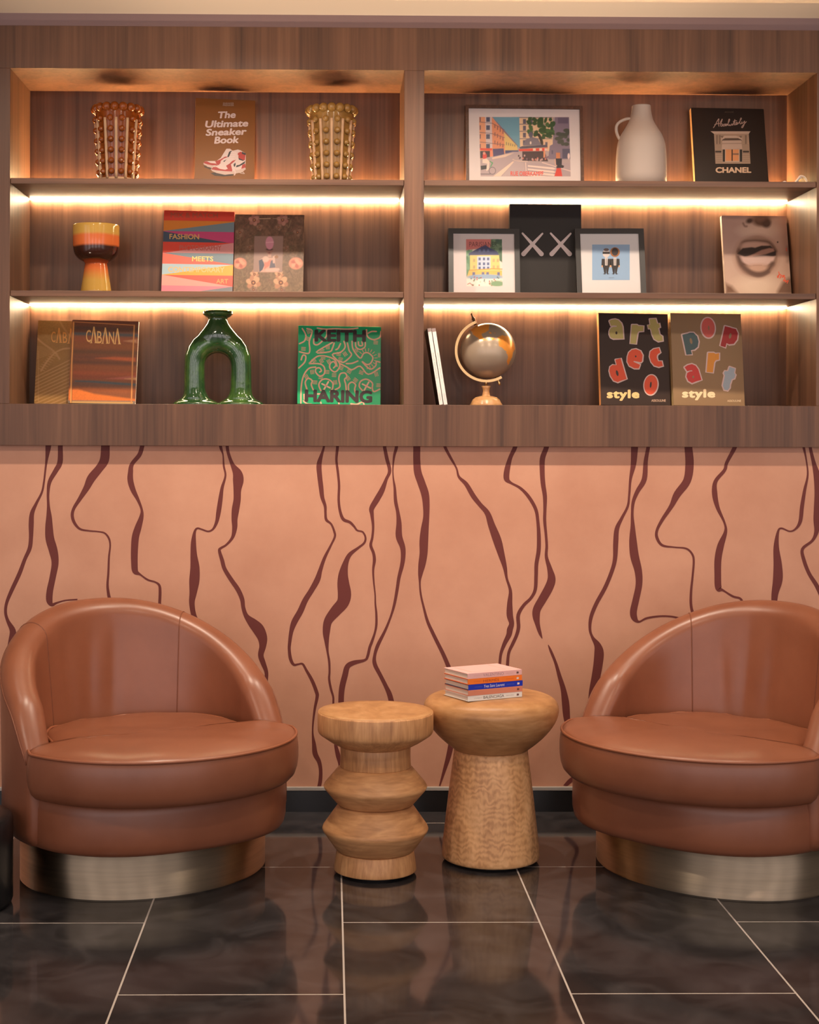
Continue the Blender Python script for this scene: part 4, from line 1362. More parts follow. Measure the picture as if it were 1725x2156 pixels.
a.rect(608, 690, 798, 855, (226, 150, 96), 5)
a.rect(694, 690, 710, 858, (48, 42, 38), 6)
a.rect(712, 745, 798, 770, (150, 110, 84), 6)
a.rect(458, 708, 545, 735, (74, 60, 50), 5)
a.rect(860, 708, 948, 735, (74, 60, 50), 5)
a.build('shopfront_print', e)
a.text('CHANEL', 462, 945, 982, 1030, [(0.045, (222, 184, 150))], layer=2)
a.build('title', e)

# --- row 2, right bay: two black frames, the black book behind, the mouth book
c = (935, 420, 440 / 1725)
e, a = book('tall black book with two white crosses, standing behind the two black frames', (46, 40, 36), (46, 40, 36),
            (1073.5, 1225, 612, 430, Z_S2T), c, G_LB, tilt=3.5, yaw=0, roll=0.2, thick=0.03, gain=0.85, rough=0.5)
for x0 in (637, 870):
    for (xa, ya, wa), (xb, yb, wb_) in (((x0 + 12, 280, 15), (x0 + 168, 450, 38)), ((x0 + 176, 282, 15), (x0 + 20, 450, 38))):
        dx, dy = xb - xa, yb - ya
        ln = math.hypot(dx, dy)
        nx, ny = -dy / ln, dx / ln
        a.poly([(xa + nx * wa / 2, ya + ny * wa / 2), (xb + nx * wb_ / 2, yb + ny * wb_ / 2), (xb - nx * wb_ / 2, yb - ny * wb_ / 2), (xa - nx * wa / 2, ya - ny * wa / 2)], (226, 206, 200), 1)
        a.ell(xb, yb, wb_ / 2, wb_ / 2, (226, 206, 200), 2)
        a.ell(xa, ya, wa / 2, wa / 2, (226, 206, 200), 2)
    a.build('cross', e)

G_FR = 'small black picture frames on the middle shelf'
e, a = frame('black picture frame with a colourful poster of a yellow town house', (945, 1096, 612, 481, Z_S2T), c, 0.021, M_BLACKFRAME, G_FR, tilt=9, roll=0.2, back=0.05)


def townhouse(p):
    p.fill((222, 206, 200))
    p.rect(182, 327, 483, 717, (226, 214, 196), 4)
    p.poly([(182, 327), (400, 327), (380, 400), (250, 410), (182, 420)], (214, 120, 112), 6)
    p.poly([(390, 327), (480, 327), (482, 520), (420, 480), (380, 400)], (84, 112, 84), 8)
    p.poly([(182, 420), (235, 415), (230, 600), (184, 640)], (104, 146, 108), 10)
    rr_ = random.Random(8)
    for k in range(20):
        p.ell(rr_.uniform(400, 478), rr_.uniform(335, 480), 18, 14, rr_.choice([(70, 100, 74), (110, 136, 104), (66, 92, 78)]), 6)
    for k in range(10):
        p.ell(rr_.uniform(184, 228), rr_.uniform(420, 580), 12, 16, rr_.choice([(88, 130, 96), (130, 164, 130)]), 6)
    p.poly([(205, 445), (260, 415), (290, 400), (340, 375), (380, 400), (440, 430), (455, 460), (205, 462)], (62, 66, 104), 5)
    p.poly([(215, 460), (455, 460), (470, 640), (215, 620)], (240, 204, 122), 5)
    p.rect(275, 470, 385, 575, (200, 206, 220), 5)
    for x in (286, 322, 356):
        for y in (410, 480, 520, 555):
            p.rect(x, y, x + 18, y + 22, (90, 98, 140), 5)
    for x in (240, 402, 436):
        for y in (490, 545):
            p.rect(x, y, x + 18, y + 26, (200, 168, 116), 5)
    p.line([(210, 585), (400, 572), (480, 575)], 8, (206, 150, 70), 5)
    p.poly([(205, 590), (480, 585), (480, 640), (190, 640)], (236, 186, 96), 6)
    for x in (235, 312, 350, 440):
        p.rect(x, 600, x + 22, 635, (110, 110, 140), 5)
    p.ell(340, 640, 150, 22, (150, 170, 190), 8)
    p.rect(184, 655, 484, 717, (236, 226, 210), 10)
    for k in range(34):
        p.ell(rr_.uniform(190, 478), rr_.uniform(640, 710), 5, 6, rr_.choice([(190, 80, 70), (90, 100, 120), (236, 200, 170), (100, 130, 100)]), 5)
    p.ell(440, 695, 60, 24, (130, 160, 120), 12)
    p.line([(195, 700), (215, 690), (240, 712)], 6, (190, 110, 90), 5)
    for b_ in ([(-100, -100), (900, -100), (900, 327), (-100, 327)], [(-100, 717), (900, 717), (900, 1200), (-100, 1200)], [(-100, 300), (181, 300), (187, 730), (-100, 730)], [(479, 300), (900, 300), (900, 730), (485, 730)]):
        p.poly(b_, (222, 206, 200), 4)


a.paint(townhouse, 0.0014)
a.text('PARISIAN', 208, 350, 392, 390, [(0.0, (120, 60, 62))], layer=2)
a.text('ER', 398, 350, 440, 390, [(0.0, (60, 74, 58))], layer=2)
place_print(a, e)

e, a = frame('black picture frame with two small suited figures on a light blue square', (1216, 1362, 612, 481, Z_S2T), c, 0.021, M_BLACKFRAME, G_FR, tilt=9, yaw=1.0, roll=-0.5, back=0.05)
a.rect(1224, 372, 1534, 665, (150, 178, 206), 1)
SU = (46, 38, 36)
for x, hd in ((1340, 0), (1412, 1)):
    a.poly([(x - 32, 490), (x + 32, 490), (x + 36, 545), (x + 24, 560), (x + 16, 600), (x + 14, 612), (x + 2, 612), (x, 570), (x - 2, 612), (x - 14, 612), (x - 18, 600), (x - 26, 560), (x - 36, 545)], SU, 2)
    a.poly([(x - 12, 480), (x + 12, 480), (x + 10, 545), (x - 10, 545)], (220, 206, 196), 3)
    a.line([(x, 490), (x, 540)], 4, SU, 4)
    for sg in (-1, 1):
        a.line([(x + sg * 32, 495), (x + sg * 34, 545)], 11, SU, 3)
        a.ell(x + sg * 34, 552, 6, 9, (222, 168, 120), 4)
        a.poly([(x + sg * 8, 608), (x + sg * 28, 614), (x + sg * 6, 620)], SU, 3)
    if hd:
        a.ell(x, 435, 40, 40, (168, 104, 52), 2)
        a.ell(x, 432, 27, 32, (54, 44, 42), 3)
    else:
        a.ell(x, 445, 30, 34, (222, 206, 196), 2)
        a.rect(x - 30, 432, x + 30, 450, SU, 3)
        a.ell(x, 415, 22, 12, (110, 90, 86), 3)
a.text('FRIENDS', 1362, 643, 1405, 651, [(0.0, (90, 96, 110))], layer=2)
place_print(a, e)

c = (1510, 440, 180 / 1725)
e, a = book('sepia paperback with an open mouth filling its cover, right end of the middle shelf', (206, 170, 146), (230, 208, 190),
            (1530, 1668, 612, 454.5, Z_S2T), c, G_LB, soft=True, tilt=12, yaw=2.0, roll=0, thick=0.024, gain=0.86)


def mouth(p):
    p.fill((204, 168, 148))
    p.vgrad(100, 700, (206, 172, 150), 0.6)
    p.ell(250, 450, 300, 420, (188, 150, 134), 300, op=0.7)
    p.ell(860, 440, 330, 110, (232, 200, 176), 160, op=0.8)
    p.hgrad(1000, 1600, (170, 118, 92), 0.55)
    p.vgrad(900, 1700, (222, 184, 156), 0.5)
    p.ell(800, 1560, 420, 200, (238, 208, 180), 200, op=0.8)
    # nose
    p.ell(880, 150, 230, 160, (176, 136, 112), 120, op=0.8)
    p.ell(660, 240, 72, 48, (84, 60, 48), 44, rot=-0.3)
    p.ell(900, 240, 170, 110, (110, 78, 60), 70)
    p.ell(1000, 290, 90, 90, (88, 62, 50), 60)
    p.ell(880, 150, 130, 90, (150, 112, 92), 80, op=0.7)
    p.line([(530, 290), (560, 345), (600, 350)], 30, (130, 96, 80), 40, smooth=3)
    # around the mouth
    p.ell(800, 960, 440, 420, (168, 124, 100), 150, op=0.75)
    p.ell(800, 960, 400, 395, (120, 86, 68), 80)
    p.ell(790, 720, 330, 150, (196, 156, 134), 90, op=0.95)
    p.line([(430, 860), (520, 680), (700, 640), (860, 640), (1060, 680), (1190, 850)], 52, (112, 80, 62), 60, smooth=4)
    p.ell(760, 760, 280, 90, (206, 164, 142), 60, rot=0.03)
    # open dark and tongue
    p.poly([(410, 900), (520, 790), (700, 770), (770, 780), (900, 740), (1080, 740), (1190, 850), (1190, 930), (1080, 965), (800, 975), (560, 965)], (58, 42, 34), 26)
    p.poly([(620, 960), (760, 900), (900, 830), (1060, 790), (1140, 800), (1160, 850), (1010, 905), (880, 940), (740, 972)], (176, 130, 110), 30)
    p.line([(740, 965), (860, 945), (950, 930)], 24, (84, 60, 50), 26)
    p.poly([(960, 930), (1080, 890), (1180, 860), (1185, 930), (1080, 960)], (54, 38, 32), 24)
    # lower lip
    p.poly([(410, 930), (560, 965), (800, 975), (980, 955), (1180, 960), (1130, 1060), (1000, 1140), (820, 1160), (640, 1140), (500, 1060)], (214, 176, 160), 40)
    p.ell(830, 1030, 250, 80, (226, 190, 174), 80, op=0.8)
    p.ell(830, 1200, 250, 90, (208, 164, 138), 80)
    p.line([(430, 960), (520, 1150), (680, 1270), (860, 1310), (1020, 1250), (1120, 1100)], 70, (104, 74, 60), 70, smooth=4)
    p.line([(560, 1200), (760, 1330), (900, 1340), (1040, 1270)], 60, (110, 80, 66), 60, smooth=4)
    p.line([(730, 1140), (900, 1135)], 12, (170, 126, 106), 20, op=0.7)
    p.ell(1225, 670, 16, 18, (80, 54, 44), 12)
    p.poly([(1430, 760), (1520, 760), (1540, 1080), (1430, 1060)], (116, 82, 66), 110, op=0.8)
    p.poly([(1220, 1660), (1320, 1480), (1440, 1400), (1540, 1350), (1560, 1720), (1220, 1720)], (124, 90, 70), 90)
    p.poly([(170, 1500), (300, 1560), (420, 1700), (170, 1720)], (128, 90, 66), 90)


a.paint(mouth, 0.0016)
for pts in ([(1245, 1270), (1255, 1310), (1235, 1390), (1220, 1360), (1280, 1320), (1290, 1360), (1270, 1400)], [(1290, 1350), (1370, 1340), (1310, 1380), (1360, 1370), (1370, 1400)], [(1375, 1380), (1340, 1460), (1390, 1430), (1380, 1480), (1440, 1440), (1415, 1500)], [(1400, 790), (1405, 850)]):
    a.line(pts, 17, (240, 100, 66), 2, smooth=3)
a.build('cover_print', e)

# --- row 3, right bay: two lettered books
c = (1240, 640, 180 / 1687)
e, a = book('dark brown hardback with big green and orange cut-out letters', (60, 43, 34), (190, 130, 80),
            (1266, 1412.5, 852, 660, Z_NB), c, G_LB, tilt=9, yaw=4.0, roll=0.5, thick=0.034, gain=1.0, rough=0.5)
GRN, ORG, OL = (186, 166, 96), (222, 78, 38), (216, 182, 170)


def cut_letter(a, e, pts, rgb, hole=None, hole_rgb=None, wd=48, shift=(4, 2)):
    """a chunky paper letter: pale rim, coloured face, small counter"""
    ps = [(x + shift[0], y + shift[1]) for x, y in pts]
    a.line(ps + [ps[0]], wd, OL, 1)
    a.poly(ps, OL, 2)
    a.poly(pts, rgb, 3)
    if hole:
        hx, hy, hw, hh, hr = hole
        a.ell(hx, hy, hw, hh, hole_rgb, 4, rot=math.radians(hr))
    a.build('cut_out_letter', e)


def ellp_pts(cx, cy, rx, ry, deg, n=28):
    r = math.radians(deg)
    return [(cx + rx * math.cos(t) * math.cos(r) - ry * math.sin(t) * math.sin(r), cy + rx * math.cos(t) * math.sin(r) + ry * math.sin(t) * math.cos(r)) for t in [2 * math.pi * k / n for k in range(n)]]


BR = (60, 43, 34)
for pts, cc, ho in (([(405, 335), (450, 312), (520, 302), (580, 320), (640, 380), (665, 450), (685, 685), (480, 685), (430, 660), (405, 600), (405, 540), (430, 480), (480, 455), (550, 450), (552, 432), (500, 425), (440, 430)], GRN, (545, 572, 20, 30, 0)),
                    ([(850, 412), (950, 412), (980, 435), (1080, 438), (1075, 535), (985, 540), (960, 580), (930, 788), (820, 782)], GRN, None),
                    ([(1200, 300), (1322, 290), (1348, 388), (1390, 384), (1405, 460), (1368, 480), (1395, 600), (1450, 640), (1462, 725), (1370, 738), (1290, 690), (1250, 600), (1225, 490), (1180, 485), (1165, 420), (1215, 408)], GRN, None),
                    ([(525, 1100), (628, 1072), (745, 1482), (640, 1512), (570, 1542), (490, 1512), (430, 1420), (405, 1320), (420, 1240), (470, 1205), (550, 1205)], ORG, (560, 1366, 24, 58, -14)),
                    ([(790, 960), (850, 905), (930, 890), (1020, 930), (1062, 1010), (1050, 1130), (1030, 1152), (890, 1125), (882, 1142), (1015, 1202), (985, 1272), (900, 1270), (800, 1220), (760, 1140), (765, 1040)], ORG, (926, 1036, 15, 20, 0)),
                    ([(1215, 940), (1280, 890), (1385, 868), (1412, 958), (1372, 982), (1347, 1010), (1342, 1060), (1368, 1130), (1440, 1128), (1462, 1222), (1380, 1242), (1290, 1215), (1230, 1140), (1200, 1040)], ORG, None),
                    (ellp_pts(1225, 1596, 130, 192, 6), ORG, (1222, 1596, 18, 60, 6))):
    cut_letter(a, e, pts, cc, ho, BR)
a.text('style', 355, 1690, 1000, 1912, [(0.05, (240, 196, 130))], layer=2, space=1.12)
a.build('title', e)
a.text('ASSOULINE', 1235, 1882, 1520, 1930, [(0.02, (214, 176, 146))], layer=2)
a.build('publisher_name', e)

c = (1400, 640, 190 / 1725)
e, a = book('khaki hardback with cut-out letters in teal, pink, red, yellow and pale blue', (150, 118, 84), (200, 170, 120),
            (1419, 1569, 852, 660, Z_NB), c, G_LB, tilt=9, yaw=3.5, roll=0.3, thick=0.034, gain=1.05, rough=0.45)
KH = (150, 118, 84)
for pts, cc, ho in (([(335, 590), (440, 565), (480, 550), (550, 550), (620, 620), (647, 720), (630, 820), (570, 870), (500, 885), (520, 962), (415, 972)], (76, 92, 90), (502, 710, 24, 58, -12)),
                    (ellp_pts(830, 455, 125, 186, -5), (208, 96, 82), (840, 460, 14, 46, -4)),
                    ([(1150, 425), (1250, 450), (1290, 465), (1360, 480), (1397, 560), (1382, 680), (1320, 762), (1230, 772), (1180, 750), (1160, 830), (1065, 800)], (172, 50, 46), (1250, 612, 24, 54, 12)),
                    ([(830, 935), (940, 935), (970, 955), (1040, 940), (1036, 1065), (975, 1075), (945, 1120), (920, 1312), (800, 1302)], (224, 144, 50), None),
                    ([(380, 1210), (440, 1170), (520, 1150), (590, 1180), (640, 1250), (702, 1452), (600, 1480), (520, 1512), (450, 1470), (415, 1390), (430, 1320), (480, 1290), (530, 1285), (520, 1270), (470, 1275), (430, 1285)], (204, 58, 50), (545, 1396, 18, 26, 0)),
                    ([(1240, 1205), (1342, 1237), (1325, 1320), (1352, 1350), (1330, 1422), (1280, 1440), (1245, 1540), (1242, 1600), (1200, 1652), (1140, 1640), (1110, 1560), (1150, 1370), (1130, 1320), (1150, 1285), (1210, 1285)], (164, 172, 178), None)):
    cut_letter(a, e, pts, cc, ho, KH, 54, (0, 2))
a.text('style', 330, 1628, 965, 1842, [(0.05, (244, 212, 164))], layer=2, space=1.12)
a.build('title', e)
a.text('ASSOULINE', 1195, 1832, 1460, 1872, [(0.02, (230, 200, 160))], layer=2)
a.build('publisher_name', e)

# ------------------------------------------------------------------ two white books leaning on the divider
G_WB = 'white spines leaning on the divider'


def side_book(label, ubot, utop, title, th, black):
    """spine faces the room, top leans left"""
    yfr = -0.012
    pb, pt = at_y(ubot, 853, yfr), at_y(utop, 692, yfr)
    lnx = math.atan2(pb.x - pt.x, pt.z - Z_NB)
    Hb = math.hypot(pb.x - pt.x, pt.z - Z_NB)
    e = empty('book', (pb.x, yfr, Z_NB + th * math.sin(lnx) * 0 + 0.0004), label, 'book', G_WB)
    M = Matrix.Translation(e.location) @ Matrix.Rotation(-lnx, 4, 'Y')
    e.rotation_euler = M.to_euler()
    wcov = mat('white_cloth_cover', (0.78, 0.70, 0.64), 0.6, 0, 0.3)
    kcov = mat('black_cloth_cover', (0.02, 0.017, 0.016), 0.5, 0, 0.3)
    D_ = 0.19
    box('spine', (0, 0, 0), (th, 0.003, Hb), wcov, e, 0.0008)
    box('front_cover', (0, 0.003, 0), (0.0025, D_, Hb), kcov if black else wcov, e)
    box('back_cover', (th - 0.0025, 0.003, 0), (th, D_, Hb), wcov, e)
    box('pages', (0.0025, 0.003, 0.003), (th - 0.0025, D_ - .004, Hb - 0.003), M_PAGES, e)
    a = Art(M, th, Hb, (0, 0, 1.0))
    for s, z0, z1, w in ((title, 0.34, 0.68, 0.30), ('TASCHEN', 0.06, 0.15, 0.28)):
        V, Fc = glyphs(s, 0.0, 1.0)
        mn, mxx = V.min(0), V.max(0)
        q = (V - mn) / (mxx - mn)
        for f in Fc:   # title reads downwards
            a.add_local([(th * (0.5 + (q[i][1] - 0.5) * w), Hb * (z1 + (z0 - z1) * q[i][0])) for i in f], lin((176, 156, 148)), 1)
        a.build('publisher_name' if s == 'TASCHEN' else 'title', e)
    a.add_local([(0, Hb * 0.955), (th, Hb * 0.955), (th, Hb), (0, Hb)], lin((150, 130, 124)), 1)
    a.build('spine_band', e)
    return e


TH = -0.0012 + at_y(943, 853, -0.012).x - at_y(934.5, 853, -0.012).x
side_book('thin white-spined book leaning left, nearer the divider of the white pair', 925.5, 900, 'RENE MAGRITTE', TH, True)
side_book('thin white-spined book leaning left, nearer the globe of the white pair', 934.8, 909.5, 'JEAN MICHEL BASQUIAT', TH, False)


# ------------------------------------------------------------------ pots, vases, globe
def px_r(w, y):
    return w * (y - CAM.y) / F


def bubble_vase(u, label, amber, band, ytop, ybot, y=0.17):
    g = (y - CAM.y) / F
    x = at_y(u, 300, y).x
    e = empty('bubble_vase', (x, y, Z_S1T), label, 'vase', 'bubble vases on the top shelf')
    H = at_y(u, ytop + 9, y).z - Z_S1T
    r0, r1 = 35.5 * g, 47.5 * g
    glz = mat('amber_glaze' if amber else 'olive_gold_glaze', (0.20, 0.046, 0.006) if amber else (0.24, 0.125, 0.032), 0.10, 0, 0.45)
    cream = mat('bare_cream_clay', (0.50, 0.31, 0.18), 0.7, 0, 0.3)
    zb = 0.030 if band else 0.014
    R = lambda z: r0 + (r1 - r0) * z / H
    prof = [(R(0) * .99, 0.0), (R(zb), zb)] + [(R(zb + (H - zb) * k / 12), zb + (H - zb) * k / 12) for k in range(1, 13)]
    prof += [(R(H) - 0.008, H), (R(H) - 0.012, H - 0.06), (R(0) - 0.012, 0.02)]
    bm_obj('body', lathe_bm(prof, 64), glz, e, True)
    bm_obj('foot_band', lathe_bm([(R(0) + .0006, 0.0), (R(zb) + .0008, zb), (R(zb) - .004, zb), (R(0) - .004, 0)], 64, cap=False), cream, e, True)
    n = 12
    off = 0.06 if band else 0.0
    sb = bmesh.new()
    tube_bm([(R(z) + 0.0012, 0, z) for z in [zb - 0.004 + (H * 0.86 - zb) * j / 12 for j in range(13)]], 0.0062, 8, sb)
    st = bm_obj('stripe', sb, cream, e, True)
    bb = bmesh.new()
    sphere_into(bb, (0, 0, 0), 0.0128, 14, 8)
    sd = bm_obj('stud', bb, glz, e, True)
    rb = bmesh.new()
    sphere_into(rb, (0, 0, 0), 0.0185, 16, 10)
    bd = bm_obj('rim_bead', rb, glz, e, True)
    used = set()

    def again(o):
        if o.name in used:
            o = o.copy()
            COL.objects.link(o)
            o.parent = e
        used.add(o.name)
        return o
    for k in range(n):
        again(st).rotation_euler = (0, 0, -math.pi / 2 + 2 * math.pi * k / n + off)
        an = -math.pi / 2 + 2 * math.pi * (k + .5) / n + off
        for j in range(6):
            z = zb + 0.022 + (H * 0.83 - zb - 0.018) * j / 5
            rr_ = R(z) + 0.003
            again(sd).location = (rr_ * math.cos(an), rr_ * math.sin(an), z)
    nr = 17
    for k in range(nr):
        an = -math.pi / 2 + 2 * math.pi * k / nr
        rr_ = R(H) - 0.001
        again(bd).location = (rr_ * math.cos(an), rr_ * math.sin(an), H - 0.004)


bubble_vase(248, 'amber glazed bubble vase with cream stripes, left of the golden brown book', True, True, 222, 376)
bubble_vase(698.5, 'olive gold glazed bubble vase with cream stripes, right of the golden brown book', False, False, 224, 376)

# banded goblet
YG = 0.16
g = (YG - CAM.y) / F
gx = at_y(202.5, 550, YG).x
e = empty('goblet', (gx, YG, Z_S2T), 'glazed footed goblet banded yellow, orange and dark brown', 'goblet')
vz = lambda v: at_y(202.5, v, YG).z - Z_S2T
GP = [(33.5, None), (32.0, 612), (27.0, 580), (24.0, 560), (23.5, 555), (27.0, 551), (36.0, 546), (44.5, 536), (48.2, 520), (48.8, 500), (48.8, 476)]
pr = [(33.8 * g, 0.0)] + [(w * g, vz(v)) for w, v in GP[1:]]
pr = pr[:3] + smooth_prof(pr[3:], 4)
rim_z = pr[-1][1]
pr += [(48.0 * g, rim_z + 0.003), (46.6 * g, rim_z + 0.001), (45.5 * g, rim_z - 0.02), (43.0 * g, vz(530)), (20 * g, vz(546))]


def banded(name, stops):
    m = bpy.data.materials.new(name)
    m.use_nodes = True
    t = m.node_tree
    b = t.nodes['Principled BSDF']
    b.inputs['Roughness'].default_value = 0.12
    tcn = t.nodes.new('ShaderNodeTexCoord')
    s = t.nodes.new('ShaderNodeSeparateXYZ')
    t.links.new(tcn.outputs['Object'], s.inputs[0])
    nz = t.nodes.new('ShaderNodeTexNoise')
    nz.inputs['Scale'].default_value = 9
    t.links.new(tcn.outputs['Object'], nz.inputs['Vector'])
    ma = t.nodes.new('ShaderNodeMath')
    ma.operation = 'MULTIPLY_ADD'
    ma.inputs[1].default_value = 0.012
    t.links.new(nz.outputs['Fac'], ma.inputs[0])
    t.links.new(s.outputs['Z'], ma.inputs[2])
    md = t.nodes.new('ShaderNodeMapRange')
    md.inputs['From Max'].default_value = rim_z
    t.links.new(ma.outputs[0], md.inputs['Value'])
    rp = t.nodes.new('ShaderNodeValToRGB')
    el = rp.color_ramp.elements
    while len(el) > 2:
        el.remove(el[-1])
    el[0].position, el[0].color = stops[0][0], (*stops[0][1], 1)
    el[1].position, el[1].color = stops[-1][0], (*stops[-1][1], 1)
    for p_, c_ in stops[1:-1]:
        x = el.new(p_)
        x.color = (*c_, 1)
    t.links.new(md.outputs[0], rp.inputs[0])
    t.links.new(rp.outputs[0], b.inputs['Base Color'])
    return m


YEL, ORR, BRN = (0.42, 0.24, 0.05), (0.48, 0.11, 0.028), (0.035, 0.011, 0.007)
M_GOB = banded('banded_glaze', [(0.0, YEL), (0.22, YEL), (0.40, ORR), (0.50, (0.30, 0.05, 0.012)), (0.53, BRN), (0.70, BRN), (0.735, ORR), (0.86, ORR), (0.90, YEL), (1.0, YEL)])
k0 = next(i for i, p_ in enumerate(pr) if p_[1] > vz(556))
bm_obj('foot', lathe_bm(pr[:k0 + 1], 56), M_GOB, e, True)
bm_obj('bowl', lathe_bm(pr[k0:], 56), M_GOB, e, True)

# white jug
YJ = 0.17
g = (YJ - CAM.y) / F
cj = (860, 0, 865 / 1725)
ju = 860 + 978 * cj[2]
jx = at_y(ju, 320, YJ).x
e = empty('jug', (jx, YJ, Z_S1T), 'tall matt white jug with a small loop handle at its neck', 'jug')
jz = lambda y: at_y(ju, y * cj[2], YJ).z - Z_S1T
M_JUG = mat('matt_white_glaze', (0.44, 0.355, 0.30), 0.55, 0, 0.4)
JP = [(104, None), (106, 740), (106, 700), (104, 650), (99, 605), (87, 570), (69, 540), (52, 510), (44.5, 485), (41, 465), (39.5, 446)]
pj = [(w * cj[2] * g, 0.0 if y is None else jz(y)) for w, y in JP]
pj = [pj[0]] + smooth_prof(pj[1:], 4)
tz = pj[-1][1]
pj += [(38.5 * cj[2] * g, tz + 0.002), (36 * cj[2] * g, tz), (36 * cj[2] * g, tz - 0.05), (10 * cj[2] * g, tz - 0.06)]
bm_obj('body', lathe_bm(pj, 56), M_JUG, e, True)
hp = [(938, 499), (915, 500), (888, 512), (874, 530), (874, 555), (884, 580), (894, 592)]
hp = smooth_prof([((x - 978) * cj[2] * g, 0.0, jz(y)) for x, y in hp], 5)
bm_obj('handle', tube_bm(hp, 0.0062, 12), M_JUG, e, True)

# loose white cable
p0 = at_y(1622, 374, 0.12)
cb = [(0, 0, .003), (.02, .01, .003), (.035, -.01, .010), (.05, .0, .004), (.065, .012, .004), (.075, -.005, .005), (.085, -.012, .018), (.10, -.006, .034), (.118, .0, .030), (.128, .004, .012), (.115, .01, .004), (.098, .004, .004), (.09, 0, .02), (.104, -.004, .027)]
o = bm_obj('cable', tube_bm(smooth_prof([(x, y, z + 0.0016) for x, y, z in cb], 6), 0.0040, 8), mat('white_cable_sheath', (0.85, 0.72, 0.58), 0.4), None, True)
o.location = (p0.x, 0.05, Z_S1T + 0.0004)
tag(o, 'loose white cable coiled at the right end of the top shelf', 'cable')

# green arch vase
YV = 0.15
g = (YV - CAM.y) / F
cv = (350, 640, 220 / 1725)
k = cv[2] * g
vx0 = at_y(350 + 852 * cv[2], 760, YV).x
e = empty('arch_vase', (vx0, YV, Z_NB), 'glossy dark green arch-shaped vase on two flared feet', 'vase')
zv = lambda y: (1655 - y) * k
path, rad = [], []
for y, cxx, r in ((1655, 490, 378), (1628, 490, 380), (1600, 490, 352), (1568, 488, 280), (1530, 482, 226), (1470, 474, 192), (1380, 470, 178), (1250, 468, 172), (1100, 467, 170)):
    path.append(((cxx - 850) * k, 0, zv(y)))
    rad.append(r * k)
for i in range(13):
    an = math.pi - math.pi * i / 12
    path.append((383 * k * math.cos(an), 0, zv(975) + 383 * k * math.sin(an)))
    rad.append((170 + 34 * math.sin(an)) * k)
for y, cxx, r in ((1100, 1237, 170), (1250, 1236, 172), (1380, 1234, 178), (1470, 1232, 192), (1530, 1228, 226), (1568, 1228, 280), (1600, 1233, 348), (1628, 1235, 374), (1655, 1235, 374)):
    path.append(((cxx - 850) * k, 0, zv(y)))
    rad.append(r * k)
vb = bmesh.new()
n = 28
rings = []
for i, (p, r) in enumerate(zip(path, rad)):
    a_, b_ = Vector(path[max(i - 1, 0)]), Vector(path[min(i + 1, len(path) - 1)])
    t = (b_ - a_)
    if i in (0, 1, 2, 3, 4, len(path) - 1, len(path) - 2, len(path) - 3, len(path) - 4, len(path) - 5):
        t = Vector((0, 0, 1 if i < 10 else -1))
    t.normalize()
    e2 = Vector((0, 1, 0))
    e1 = e2.cross(t)
    ry = min(r, 210 * k if r < 260 * k else r * 0.72)
    rings.append([vb.verts.new(Vector(p) + e1 * r * math.cos(2 * math.pi * q / n) + e2 * ry * math.sin(2 * math.pi * q / n)) for q in range(n)])
for A_, B_ in zip(rings[:-1], rings[1:]):
    for q in range(n):
        vb.faces.new((A_[q], A_[(q + 1) % n], B_[(q + 1) % n], B_[q]))
vb.faces.new(rings[0][::-1])
vb.faces.new(rings[-1])
np_ = smooth_prof([(330 * k, zv(640)), (300 * k, zv(520)), (235 * k, zv(400)), (178 * k, zv(300)), (158 * k, zv(235)), (185 * k, zv(195)), (245 * k, zv(155))], 4)
rg = []
for r, z in np_:
    sq = max(0.0, min(1.0, (z - zv(640)) / (zv(330) - zv(640))))
    dy = 0.62 + 0.38 * sq
    wid = 1.0 + 0.26 * (1 - sq)
    rg.append([vb.verts.new((r * wid * math.cos(2 * math.pi * q / n), r * dy * math.sin(2 * math.pi * q / n), z)) for q in range(n)])
for A_, B_ in zip(rg[:-1], rg[1:]):
    for q in range(n):
        vb.faces.new((A_[q], A_[(q + 1) % n], B_[(q + 1) % n], B_[q]))
vb.faces.new(rg[0][::-1])
vb.faces.new(rg[-1])
bmesh.ops.recalc_face_normals(vb, faces=vb.faces)
tmp = bpy.data.meshes.new('tmp')
vb.to_mesh(tmp)
vb.free()
to = bpy.data.objects.new('tmp', tmp)
COL.objects.link(to)
rm = to.modifiers.new('r', 'REMESH')
rm.mode = 'VOXEL'
rm.voxel_size = 0.0026
sm_ = to.modifiers.new('s', 'SMOOTH')
sm_.factor = 0.5
sm_.iterations = 9
dg = bpy.context.evaluated_depsgraph_get()
vm = bpy.data.meshes.new_from_object(to.evaluated_get(dg))
COL.objects.unlink(to)
bpy.data.objects.remove(to)
M_GREEN = mat('bottle_green_glaze', (0.018, 0.055, 0.016), 0.10, 0, 0.6, coat=0.7, var=((14, 14, 9), (0.060, 0.130, 0.022), 0.46, 0.72), bump=(26, 0.35, 0.006))
link('body', vm, M_GREEN, e, True)
bm_obj('lip', lathe_bm([(190 * k, zv(205)), (236 * k, zv(165)), (250 * k, zv(150)), (246 * k, zv(140)), (240 * k, zv(132)), (238 * k, zv(108)), (215 * k, zv(102)), (150 * k, zv(112)), (140 * k, zv(190))], 48), M_GREEN, e, True)

